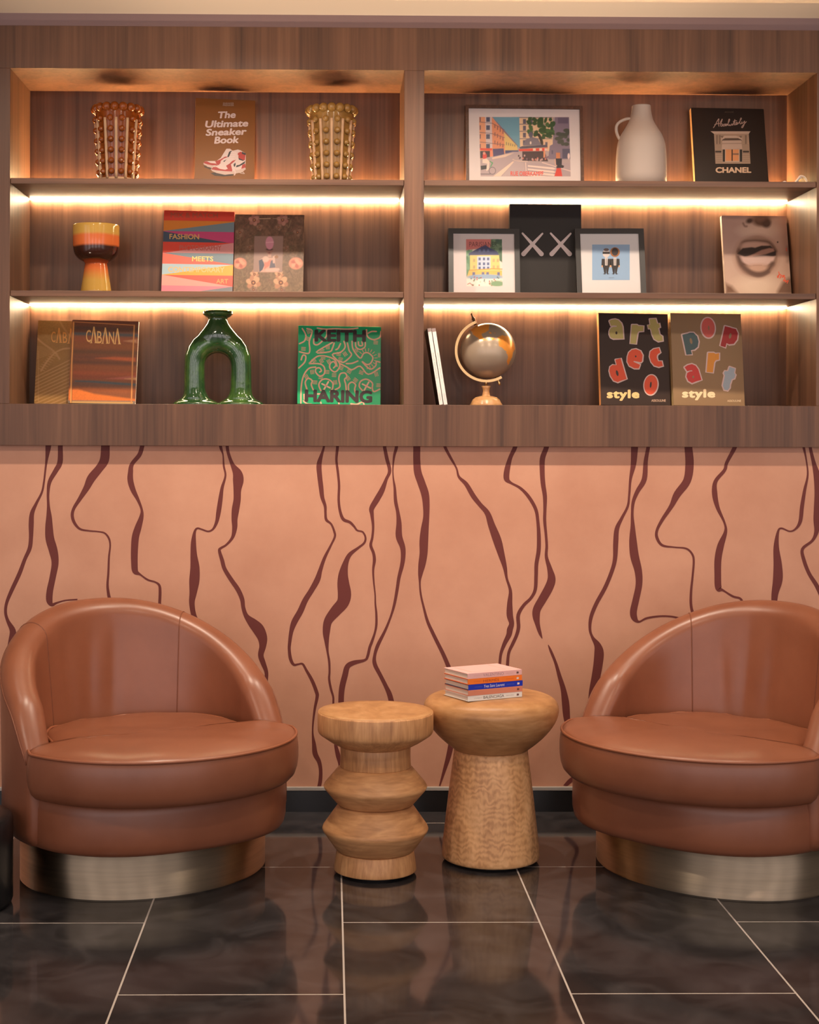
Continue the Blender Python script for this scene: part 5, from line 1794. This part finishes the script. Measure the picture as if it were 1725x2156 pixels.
# globe
YO = 0.19
g = (YO - CAM.y) / F
co = (885, 640, 225 / 1725)
k = co[2] * g
ox = at_y(885 + 1066 * co[2], 760, YO).x
e = empty('globe', (ox, YO, Z_NB), 'metallic desk globe with copper continents on a turned wooden foot', 'globe')
zo = lambda y: (1640 - y) * k
xo = lambda x: (x - 1066) * k
M_OAKB = wood('globe_foot_wood', (30, 30, 60), (60, 60, 160), ((0.40, 0.19, 0.07), (0.52, 0.27, 0.11), (0.62, 0.34, 0.16)), 0.3)
bm_obj('foot', lathe_bm([(262 * k, 0.0), (262 * k, zo(1612)), (240 * k, zo(1580)), (232 * k, zo(1560)), (215 * k, zo(1530)), (170 * k, zo(1495)), (100 * k, zo(1478)), (66 * k, zo(1470)), (64 * k, zo(1452)), (52 * k, zo(1400)), (58 * k, zo(1350)), (76 * k, zo(1318)), (70 * k, zo(1310))], 48), M_OAKB, e, True)
M_GOLD = mat('antique_gold_metal', (0.60, 0.38, 0.17), 0.28, 1.0)
bm_obj('stem', tube_bm([(0, 0, zo(1315)), (0, 0, zo(1200))], 22 * k, 14), M_GOLD, e, True)
rb = bmesh.new()
RO_, RI_ = 512 * k, 470 * k
cz = zo(742)
prev = None
for i in range(61):
    an = math.radians(111 + (300 - 111) * i / 60)
    c_, s_ = math.cos(an), math.sin(an)
    q = [rb.verts.new((rr_ * c_, yy, cz + rr_ * s_)) for rr_, yy in ((RI_, -0.011), (RO_, -0.011), (RO_, 0.011), (RI_, 0.011))]
    if prev:
        for j in range(4):
            rb.faces.new((prev[j], prev[(j + 1) % 4], q[(j + 1) % 4], q[j]))
    else:
        rb.faces.new(q[::-1])
    prev = q
rb.faces.new(prev)
bmesh.ops.recalc_face_normals(rb, faces=rb.faces)
bm_obj('meridian_arm', rb, M_GOLD, e)
axd = Vector((math.cos(math.radians(112)), 0, math.sin(math.radians(112))))
pb = bmesh.new()
cc = Vector((0, 0, cz))
M_PIN = mat('dark_bronze', (0.10, 0.055, 0.025), 0.35, 0.9)
tube_bm([cc + axd * d for d in (445 * k, 480 * k, 540 * k, 552 * k, 580 * k, 630 * k, 634 * k, 650 * k)], [34 * k, 24 * k, 24 * k, 34 * k, 16 * k, 12 * k, 20 * k, 14 * k], 12, pb)
bm_obj('axis_pin', pb, M_PIN, e, True)
pb = bmesh.new()
tube_bm([cc - axd * d for d in (445 * k, 480 * k, 535 * k, 550 * k, 560 * k, 600 * k)], [26 * k, 22 * k, 20 * k, 16 * k, 24 * k, 14 * k], 12, pb)
bm_obj('axis_pin', pb, M_GOLD, e, True)
gb = bmesh.new()
bmesh.ops.create_uvsphere(gb, u_segments=160, v_segments=100, radius=446 * k)
gm = bpy.data.meshes.new('ball')
gb.to_mesh(gm)
gb.free()
ca = gm.color_attributes.new('Col', 'FLOAT_COLOR', 'POINT')


def inpoly(x, y, pts):
    r = False
    for i in range(len(pts)):
        (x1, y1), (x2, y2) = pts[i - 1], pts[i]
        if (y1 > y) != (y2 > y) and x < (x2 - x1) * (y - y1) / (y2 - y1) + x1:
            r = not r
    return r


LAND = [[(1205, 560), (1240, 525), (1330, 515), (1420, 540), (1460, 600), (1505, 650), (1510, 720), (1470, 800), (1440, 900), (1385, 1000), (1370, 960), (1375, 860), (1350, 760), (1290, 740), (1225, 680), (1230, 640)],
        [(800, 390), (900, 300), (1090, 270), (1085, 430), (1000, 470), (960, 500), (985, 585), (1060, 575), (1150, 590), (1180, 600), (1150, 555), (1080, 560), (1000, 600), (940, 590), (870, 540), (820, 490)],
        [(1060, 470), (1120, 465), (1090, 500)], [(1150, 480), (1180, 475), (1170, 495)]]
for i, v in enumerate(gm.vertices):
    X, Y = 1066 + 30 + v.co.x / k, 742 - v.co.z / k
    land = v.co.y < 0 and any(inpoly(X + 6 * math.sin(Y * .05), Y + 6 * math.sin(X * .06), p_) for p_ in LAND)
    if v.co.y >= 0:
        land = math.sin(v.co.x * 60 + 1) + math.sin(v.co.z * 48 + v.co.x * 20) > 0.7
    ca.data[i].color = (0.80, 0.30, 0.05, 1) if land else (0.36, 0.275, 0.20, 1)
M_BALL = print_mat()
M_BALL.name = 'etched_globe_metal'
M_BALL.node_tree.nodes['Principled BSDF'].inputs['Metallic'].default_value = 0.3
M_BALL.node_tree.nodes['Principled BSDF'].inputs['Roughness'].default_value = 0.28
o = link('ball', gm, M_BALL, e, True)
o.location = (30 * k, 0, cz)

# ------------------------------------------------------------------ armchairs


def make_chair(label, cx, cy, face, group):
    """face = angle of the facing direction, counter-clockwise from straight at the viewer"""
    e = empty('swivel_armchair', (cx, cy, 0), label, 'armchair', group, rz=face)
    # local frame: x right (seen from behind the seat it is lateral), -y forward

    def ellp(a, bf, bb, t, off=0.0):
        x, y = a * math.cos(t), math.sin(t)
        return (x, off + (y * bb if y > 0 else y * bf))
    # brass plinth
    n = 96
    pb_ = bmesh.new()
    rings = []
    for sc, z in ((0.985, 0.0), (0.985, 0.006), (1.0, 0.006), (1.0, 0.175)):
        rings.append([pb_.verts.new((0.425 * sc * math.cos(2 * math.pi * q / n), 0.352 * sc * math.sin(2 * math.pi * q / n), z)) for q in range(n)])
    for A, B in zip(rings[:-1], rings[1:]):
        for q in range(n):
            pb_.faces.new((A[q], A[(q + 1) % n], B[(q + 1) % n], B[q]))
    pb_.faces.new(rings[0][::-1])
    pb_.faces.new(rings[-1])
    o = bm_obj('plinth', pb_, M_BRASS, e, True)
    o['label'] = 'brushed brass oval plinth'
    # lower seat band
    sb_ = bmesh.new()
    rings = []
    for sc, z in ((0.80, 0.158), (0.93, 0.158), (0.968, 0.163), (0.988, 0.176), (0.998, 0.20), (1.0, 0.235), (0.998, 0.29), (0.985, 0.325), (0.95, 0.335)):
        rg0 = []
        for q in range(n):
            cq, sq_ = math.cos(2 * math.pi * q / n), math.sin(2 * math.pi * q / n)
            pw = 2 / 2.45
            rg0.append(sb_.verts.new((0.460 * sc * math.copysign(abs(cq) ** pw, cq), (0.450 if sq_ < 0 else 0.40) * sc * math.copysign(abs(sq_) ** pw, sq_), z)))
        rings.append(rg0)
    for A, B in zip(rings[:-1], rings[1:]):
        for q in range(n):
            sb_.faces.new((A[q], A[(q + 1) % n], B[(q + 1) % n], B[q]))
    sb_.faces.new(rings[0][::-1])
    sb_.faces.new(rings[-1])
    bm_obj('seat_base', sb_, M_LEATHER, e, True)
    # cushion outline (lateral, y) with y negative = forward
    out = []
    for q in range(49):
        t = math.pi * q / 48
        x, yv = 0.487 * math.cos(t), -0.10 - 0.435 * math.sin(t)
        out.append((x, yv))
    # out runs from right tip over the front to the left tip; then behind, between the arms
    tipfix = [(0.462, -0.128), (0.478, -0.150)]
    back = [(-0.462, -0.118), (-0.42, -0.125), (-0.375, -0.115), (-0.352, -0.07), (-0.345, 0.0), (-0.325, 0.10), (-0.27, 0.20), (-0.16, 0.275), (0.0, 0.30), (0.16, 0.275), (0.27, 0.20), (0.325, 0.10), (0.345, 0.0), (0.352, -0.07), (0.375, -0.115), (0.42, -0.125), (0.462, -0.118)]
    front = [(x, y) for x, y in out if y < -0.16]
    loop = smooth_prof([back[-1]] + front + [back[0]], 2)[:-1] + smooth_prof(back, 4)[:-1]
    cxm, cym = 0.0, -0.12

    def ring(bm, sc, z, wob=0.0):
        return [bm.verts.new((cxm + (x - cxm) * sc, cym + (y - cym) * sc, z)) for x, y in loop]
    cb_ = bmesh.new()
    m_ = len(loop)
    seq = [(0.55, 0.322), (0.90, 0.322), (0.945, 0.326), (0.975, 0.340), (0.992, 0.362), (1.0, 0.392), (1.0, 0.425), (0.995, 0.448), (0.985, 0.464), (0.975, 0.470), (0.95, 0.476), (0.90, 0.483), (0.80, 0.490), (0.65, 0.494), (0.45, 0.495), (0.25, 0.494), (0.08, 0.493)]
    rings = []
    for sc, z in seq:
        rg_ = ring(cb_, sc, z)
        if z > 0.48:
            for v_ in rg_:
                v_.co.z += 0.0028 * math.sin(v_.co.x * 23 + v_.co.y * 9) * math.sin(v_.co.y * 19 - v_.co.x * 6) - 0.010 * math.exp(-((v_.co.x / 0.2) ** 2 + ((v_.co.y - 0.02) / 0.16) ** 2))
        rings.append(rg_)
    for A, B in zip(rings[:-1], rings[1:]):
        for q in range(m_):
            cb_.faces.new((A[q], A[(q + 1) % m_], B[(q + 1) % m_], B[q]))
    cb_.faces.new(rings[0][::-1])
    cb_.faces.new(rings[-1])
    cu = bm_obj('cushion', cb_, M_LEATHER, e, True)
    bm_obj('piping', tube_bm([(cxm + (x - cxm) * 0.985, cym + (y - cym) * 0.985, 0.469 + (0.004 * math.sin(x * 34 + y * 21) if y > -0.05 else 0)) for x, y in loop], 0.0048, 8, closed=True), M_PIPE, cu, True)
    # welt under the cushion
    bm_obj('welt', tube_bm([(0.455 * math.copysign(abs(math.cos(t)) ** 0.816, math.cos(t)), -0.447 * abs(math.sin(t)) ** 0.816, 0.326) for t in [math.radians(4 + 172 * q / 60) for q in range(61)]], 0.0045, 8), M_PIPE, e, True)
    # shell: path outer around the back, param w in [-1, 1]
    path = []
    for q in range(161):
        w = -1 + 2 * q / 160
        ang = abs(w) * 122.0
        sgn = 1 if w >= 0 else -1
        if ang <= 92:
            t = math.radians(ang)
            x, y = 0.482 * math.sin(t), 0.452 * math.cos(t)
        else:
            f_ = (ang - 92) / 30.0
            x, y = 0.482 - 0.012 * f_ * f_, -0.0158 - 0.125 * f_
        path.append((x * sgn, y, ang))
    for _ in range(10):
        path = [path[0]] + [((path[i - 1][0] + 2 * path[i][0] + path[i + 1][0]) / 4, (path[i - 1][1] + 2 * path[i][1] + path[i + 1][1]) / 4, path[i][2]) for i in range(1, 160)] + [path[160]]
    HT = [(0, 0.886), (15, 0.880), (30, 0.856), (45, 0.814), (60, 0.760), (75, 0.697), (90, 0.626), (100, 0.588), (110, 0.532), (117, 0.496), (122, 0.462)]

    def hgt(a_):
        for (a0, h0), (a1, h1) in zip(HT[:-1], HT[1:]):
            if a_ <= a1:
                return h0 + (h1 - h0) * (a_ - a0) / (a1 - a0)
        return HT[-1][1]
    hs = [hgt(p[2]) for p in path]
    for _ in range(30):
        hs = [hs[0]] + [(hs[i - 1] + 2 * hs[i] + hs[i + 1]) / 4 for i in range(1, len(hs) - 1)] + [hs[-1]]
    sh = bmesh.new()
    secs, outer_line, seam_pts, inner_pts = [], [], {}, []
    for i, (x, y, ang) in enumerate(path):
        a_, b_ = path[max(i - 1, 0)], path[min(i + 1, 160)]
        tx, ty = b_[0] - a_[0], b_[1] - a_[1]
        ln = math.hypot(tx, ty)
        nx, ny = -ty / ln, tx / ln          # outward candidates
        if nx * x + ny * (y + 0.05) < 0:
            nx, ny = -nx, -ny
        H_ = hs[i]
        th = 0.118 - 0.02 * max(0, (ang - 90) / 32)
        r = th / 2
        lean_ = 0.035 * max(0.0, math.cos(math.radians(min(ang, 90))))  # top leans outwards at the back
        sec = []

        def add(off, z):
            # off measured inward from the outer face
            o_ = lean_ * max(0.0, (z - 0.35) / 0.5)
            sec.append((x + nx * (o_ - off), y + ny * (o_ - off), z))
        zt = max(H_ - r * 0.95, 0.30)
        add(0.050, 0.160)
        add(0.022, 0.166)
        add(0.006, 0.185)
        for q in range(5):
            add(0.0, 0.205 + (zt - 0.205) * q / 4)
        for q in range(1, 12):
            an = math.pi * q / 12
            add(r - r * math.cos(an), zt + r * 0.95 * math.sin(an))
        for q in range(10):
            f_ = q / 9
            sgw = (1 if x > 0 else -1) * ang
            cr = sum(0.0075 * math.exp(-((sgw - c0 + 5 * f_ * sd) / 4.0) ** 2) for c0, sd in ((-27, -1), (-9, 1), (6, 1))) * math.sin(math.pi * min(1, f_ * 1.15))
            add(th + 0.022 * f_ * math.cos(math.radians(min(ang, 90))) - cr, zt + (0.36 - zt) * f_)
        add(0.06, 0.35)
        secs.append([sh.verts.new(p) for p in sec])
        outer_line.append(sec[8])
        inner_pts.append(sec)
    for A, B in zip(secs[:-1], secs[1:]):
        for q in range(len(A)):
            sh.faces.new((A[q], A[(q + 1) % len(A)], B[(q + 1) % len(A)], B[q]))
    # rounded front ends of the arms
    for sec, sg in ((secs[0], 1), (secs[-1], -1)):
        cen = sum((v.co for v in sec), Vector()) / len(sec)
        prev_ = sec
        for sc, fw in ((0.93, 0.014), (0.75, 0.026), (0.4, 0.033)):
            nr_ = [sh.verts.new(Vector((cen.x + (v.co.x - cen.x) * sc, v.co.y - fw, cen.z + (v.co.z - cen.z) * (1 - (1 - sc) * 0.25)))) for v in sec]
            for q in range(len(sec)):
                sh.faces.new((prev_[q], prev_[(q + 1) % len(sec)], nr_[(q + 1) % len(sec)], nr_[q]))
            prev_ = nr_
        sh.faces.new(prev_)
    bmesh.ops.recalc_face_normals(sh, faces=sh.faces)
    bk = bm_obj('backrest', sh, M_LEATHER, e, True)
    # vertical seams on the inside and along the outer edge
    for idx in (int(80 + 80 * 0.33), int(80 - 80 * 0.33)):
        sp = [Vector(p) for p in inner_pts[idx][9:28]]
        cen = Vector((0, 0, 0))
        bm_obj('seam', tube_bm(sp, 0.0022, 6), M_SEAM, bk, True)
    bm_obj('edge_seam', tube_bm([Vector(p) for p in outer_line], 0.0026, 6), M_SEAM, bk, True)
    return e


G_CH = 'cognac leather swivel armchairs'
make_chair('cognac leather swivel armchair left of the wooden stools, shown whole', -0.629, 5.24 + CAM.y, math.radians(30), G_CH)
make_chair('cognac leather swivel armchair right of the wooden stools, cut by the frame', 1.325, 5.24 + CAM.y, math.radians(-45), G_CH)


# ------------------------------------------------------------------ stools
def bev_prof(pts, r=0.004):
    """round every inner corner of a profile a little"""
    out = [pts[0]]
    for a_, b_, c_ in zip(pts[:-2], pts[1:-1], pts[2:]):
        A, B, C_ = Vector(a_), Vector(b_), Vector(c_)
        d1, d2 = (A - B), (C_ - B)
        k1, k2 = min(r, d1.length * .4), min(r, d2.length * .4)
        p1, p2 = B + d1.normalized() * k1, B + d2.normalized() * k2
        for t in (0, .5, 1):
            out.append(tuple((1 - t) ** 2 * p1 + 2 * t * (1 - t) * B + t * t * p2))
    out.append(pts[-1])
    return out


ZS = 5.185
sx_ = at_y(790.5, 1700, ZS + CAM.y).x
e = empty('stool', (sx_, ZS + CAM.y, 0), 'turned wooden stool of stacked zigzag discs, left of the pair', 'stool', 'wooden stools between the armchairs')
q = 1.0
Z1 = [(0.140, 0.012), (0.133, 0.07), (0.131, 0.078)]
bm_obj('foot_disc', lathe_bm([(0.10, 0.0), (0.10, 0.012)], 40), M_BLACKFOOT, e)
bm_obj('base_ring', lathe_bm(bev_prof([(0.05, 0.012), (0.1405, 0.012), (0.1375, 0.035), (0.131, 0.078), (0.05, 0.080)]), 72), M_STOOL_AV, e, True)
bm_obj('lower_ridge', lathe_bm(bev_prof([(0.05, 0.078), (0.131, 0.078), (0.183, 0.152), (0.126, 0.232), (0.05, 0.234)], 0.010), 72), M_STOOL_A, e, True)
bm_obj('upper_ridge', lathe_bm(bev_prof([(0.05, 0.232), (0.126, 0.232), (0.179, 0.294), (0.122, 0.362), (0.05, 0.364)], 0.010), 72), M_STOOL_A, e, True)
bm_obj('neck', lathe_bm(bev_prof([(0.05, 0.36), (0.1205, 0.36), (0.1185, 0.40), (0.1195, 0.430), (0.05, 0.431)], 0.003), 72), M_STOOL_AV, e, True)
bm_obj('seat_disc', lathe_bm(bev_prof([(0.05, 0.43), (0.121, 0.43), (0.155, 0.448), (0.193, 0.474), (0.1965, 0.486), (0.1965, 0.548), (0.05, 0.549)], 0.006), 96), M_STOOL_AV, e, True)
bm_obj('seat_top', lathe_bm([(0.1935, 0.5455), (0.1925, 0.5492), (0.16, 0.5500), (0.02, 0.5495)], 96), M_STOOL_TOP, e, True)

ZS2 = 5.335
mx_ = at_y(1033.5, 1700, ZS2 + CAM.y).x
e = empty('stool', (mx_, ZS2 + CAM.y, 0), 'mushroom-shaped wooden stool on a tapering trunk, carrying the book pile', 'stool', 'wooden stools between the armchairs')
bm_obj('foot_disc', lathe_bm([(0.12, 0.0), (0.12, 0.010)], 40), M_BLACKFOOT, e)
bm_obj('trunk', lathe_bm(bev_prof([(0.05, 0.010), (0.164, 0.010), (0.170, 0.018), (0.1685, 0.05), (0.149, 0.22), (0.128, 0.388), (0.05, 0.39)], 0.005), 72), M_STOOL_B, e, True)
cap = smooth_prof([(0.126, 0.388), (0.150, 0.406), (0.180, 0.432), (0.207, 0.462), (0.226, 0.492), (0.235, 0.521), (0.234, 0.541), (0.224, 0.560), (0.203, 0.573), (0.170, 0.5790), (0.10, 0.5800), (0.02, 0.5800)], 4)
bm_obj('mushroom_top', lathe_bm([(0.02, 0.388)] + cap, 96), M_STOOL_BT, e, True)

# pile of five small books
SP = [((236, 236, 228), (232, 226, 216), 'BALENCIAGA', (60, 54, 50), 'N', 'white'), ((214, 136, 108), (206, 128, 100), '', (226, 150, 120), 'N', 'coral'), ((22, 54, 190), (26, 30, 70), 'Yves Saint Laurent', (235, 235, 240), 'N', 'royal blue'),
      ((250, 128, 42), (236, 110, 50), 'HERMÈS', (176, 72, 26), 'N', 'bright orange'), ((242, 190, 184), (246, 186, 160), 'VALENTINO', (186, 146, 150), 'N', 'pale pink')]
P1 = at_z(985.5, 1477.5, 0.5805)
P2 = at_z(1099.5, 1467, 0.5805)
sv = (P2 - P1)
sang = math.atan2(sv.y, sv.x)
SL = sv.length
zc = 0.5806
wheres = ['lowest of the pile on the mushroom stool', 'second from the bottom of the pile', 'middle of the pile', 'second from the top of the pile', 'topmost of the pile on the mushroom stool']
for i, (cv_, edge, title, tcol, _, cn) in enumerate(SP):
    tk = 0.0190
    dx, dy = [(0, 0), (0.0, -0.002), (0.0015, -0.001), (-0.002, -0.002), (-0.0025, -0.002)][i]
    e = empty('book', (P1.x, P1.y, zc), 'small %s hardback, %s' % (cn, wheres[i]), 'book', 'small books piled on the stool', rz=sang)
    cm = mat('small_cover_%d' % i, lin(cv_), 0.45, 0, 0.4)
    em = mat('small_cover_edge_%d' % i, lin(edge), 0.45, 0, 0.4)
    L_, Dp = SL, 0.155
    x0 = dx
    box('back_cover', (x0, dy, 0), (x0 + L_, dy + Dp, 0.0022), em, e, 0.0006)
    box('front_cover', (x0, dy, tk - 0.0022), (x0 + L_, dy + Dp, tk - 0.0001), cm if i in (4,) else em, e, 0.0006)
    box('spine', (x0, dy - 0.0008, 0.0), (x0 + L_, dy + 0.002, tk - 0.0001), cm, e, 0.0008)
    box('pages', (x0 + 0.003, dy + 0.002, 0.0022), (x0 + L_ - 0.003, dy + Dp - 0.004, tk - 0.0022), M_PAGES, e)
    M = Matrix.Translation((P1.x, P1.y, zc)) @ Matrix.Rotation(sang, 4, 'Z') @ Matrix.Translation((x0, dy - 0.0008, 0))
    a = Art(M, L_, tk, (0, 0, 1))

    def sp_text(s, f0, f1, h0, h1, col, off=0.0, shear=0.0):
        V, Fc = glyphs(s, shear, 1.0)
        mn, mxx = V.min(0), V.max(0)
        qq = (V - mn) / (mxx - mn)
        for f in Fc:
            a.add_local([(L_ * (f0 + (f1 - f0) * qq[t][0]), tk * (h0 + (h1 - h0) * qq[t][1])) for t in f], lin(col), 1)
    faint = tuple(int(0.62 * x + 0.38 * y) for x, y in zip(cv_, tcol))
    if title:
        sp_text(title, 0.28, 0.66 if title != 'HERMÈS' else 0.57, 0.26, 0.78, tcol, 0.012 if i == 2 else 0.0, 0.2 if i == 2 else 0.0)
        a.build('title', e).location = (x0, dy - 0.0008, 0)
        sp_text('LITTLE BOOK OF', 0.11, 0.25, 0.40, 0.58, faint)
        a.build('series_name', e).location = (x0, dy - 0.0008, 0)
        sp_text('FASHION HOUSE', 0.70, 0.84, 0.40, 0.58, faint)
        a.build('subtitle', e).location = (x0, dy - 0.0008, 0)
    a.add_local([(L_ * .895, tk * .30), (L_ * .935, tk * .30), (L_ * .94, tk * .62), (L_ * .90, tk * .68)], lin((240, 220, 210) if i in (2, 3) else (110, 80, 76)), 1)
    a.build('publisher_mark', e).location = (x0, dy - 0.0008, 0)
    if i == 4:
        Mt = None
        fr_ = bmesh.new()
        col_ = mat('embossed_line', (0.78, 0.42, 0.33), 0.5)
        for lo, hi in (((0.03, 0.022), (0.035, 0.135)), ((0.03, 0.022), (L_ - 0.03, 0.0235)), ((L_ - 0.05, 0.022), (L_ - 0.048, 0.135))):
            box_bm((x0 + lo[0], lo[1], tk - 0.0001), (x0 + hi[0], hi[1], tk + 0.0002), 0, fr_)
        bm_obj('cover_lines', fr_, col_, e)
    zc += tk + 0.0001

# ------------------------------------------------------------------ dark seat edge at the left border of the frame
pz = at_z(8, 1930, 0.0)
o = bm_obj('ottoman', lathe_bm(bev_prof([(0.05, 0.0), (0.20, 0.0), (0.20, 0.27), (0.19, 0.285), (0.03, 0.29)], 0.02), 48), mat('black_vinyl', (0.014, 0.013, 0.014), 0.3), None, True)
o.location = (pz.x - 0.2, pz.y + 0.12, 0.0)
tag(o, 'black round-topped ottoman barely entering at the left frame edge', 'ottoman')
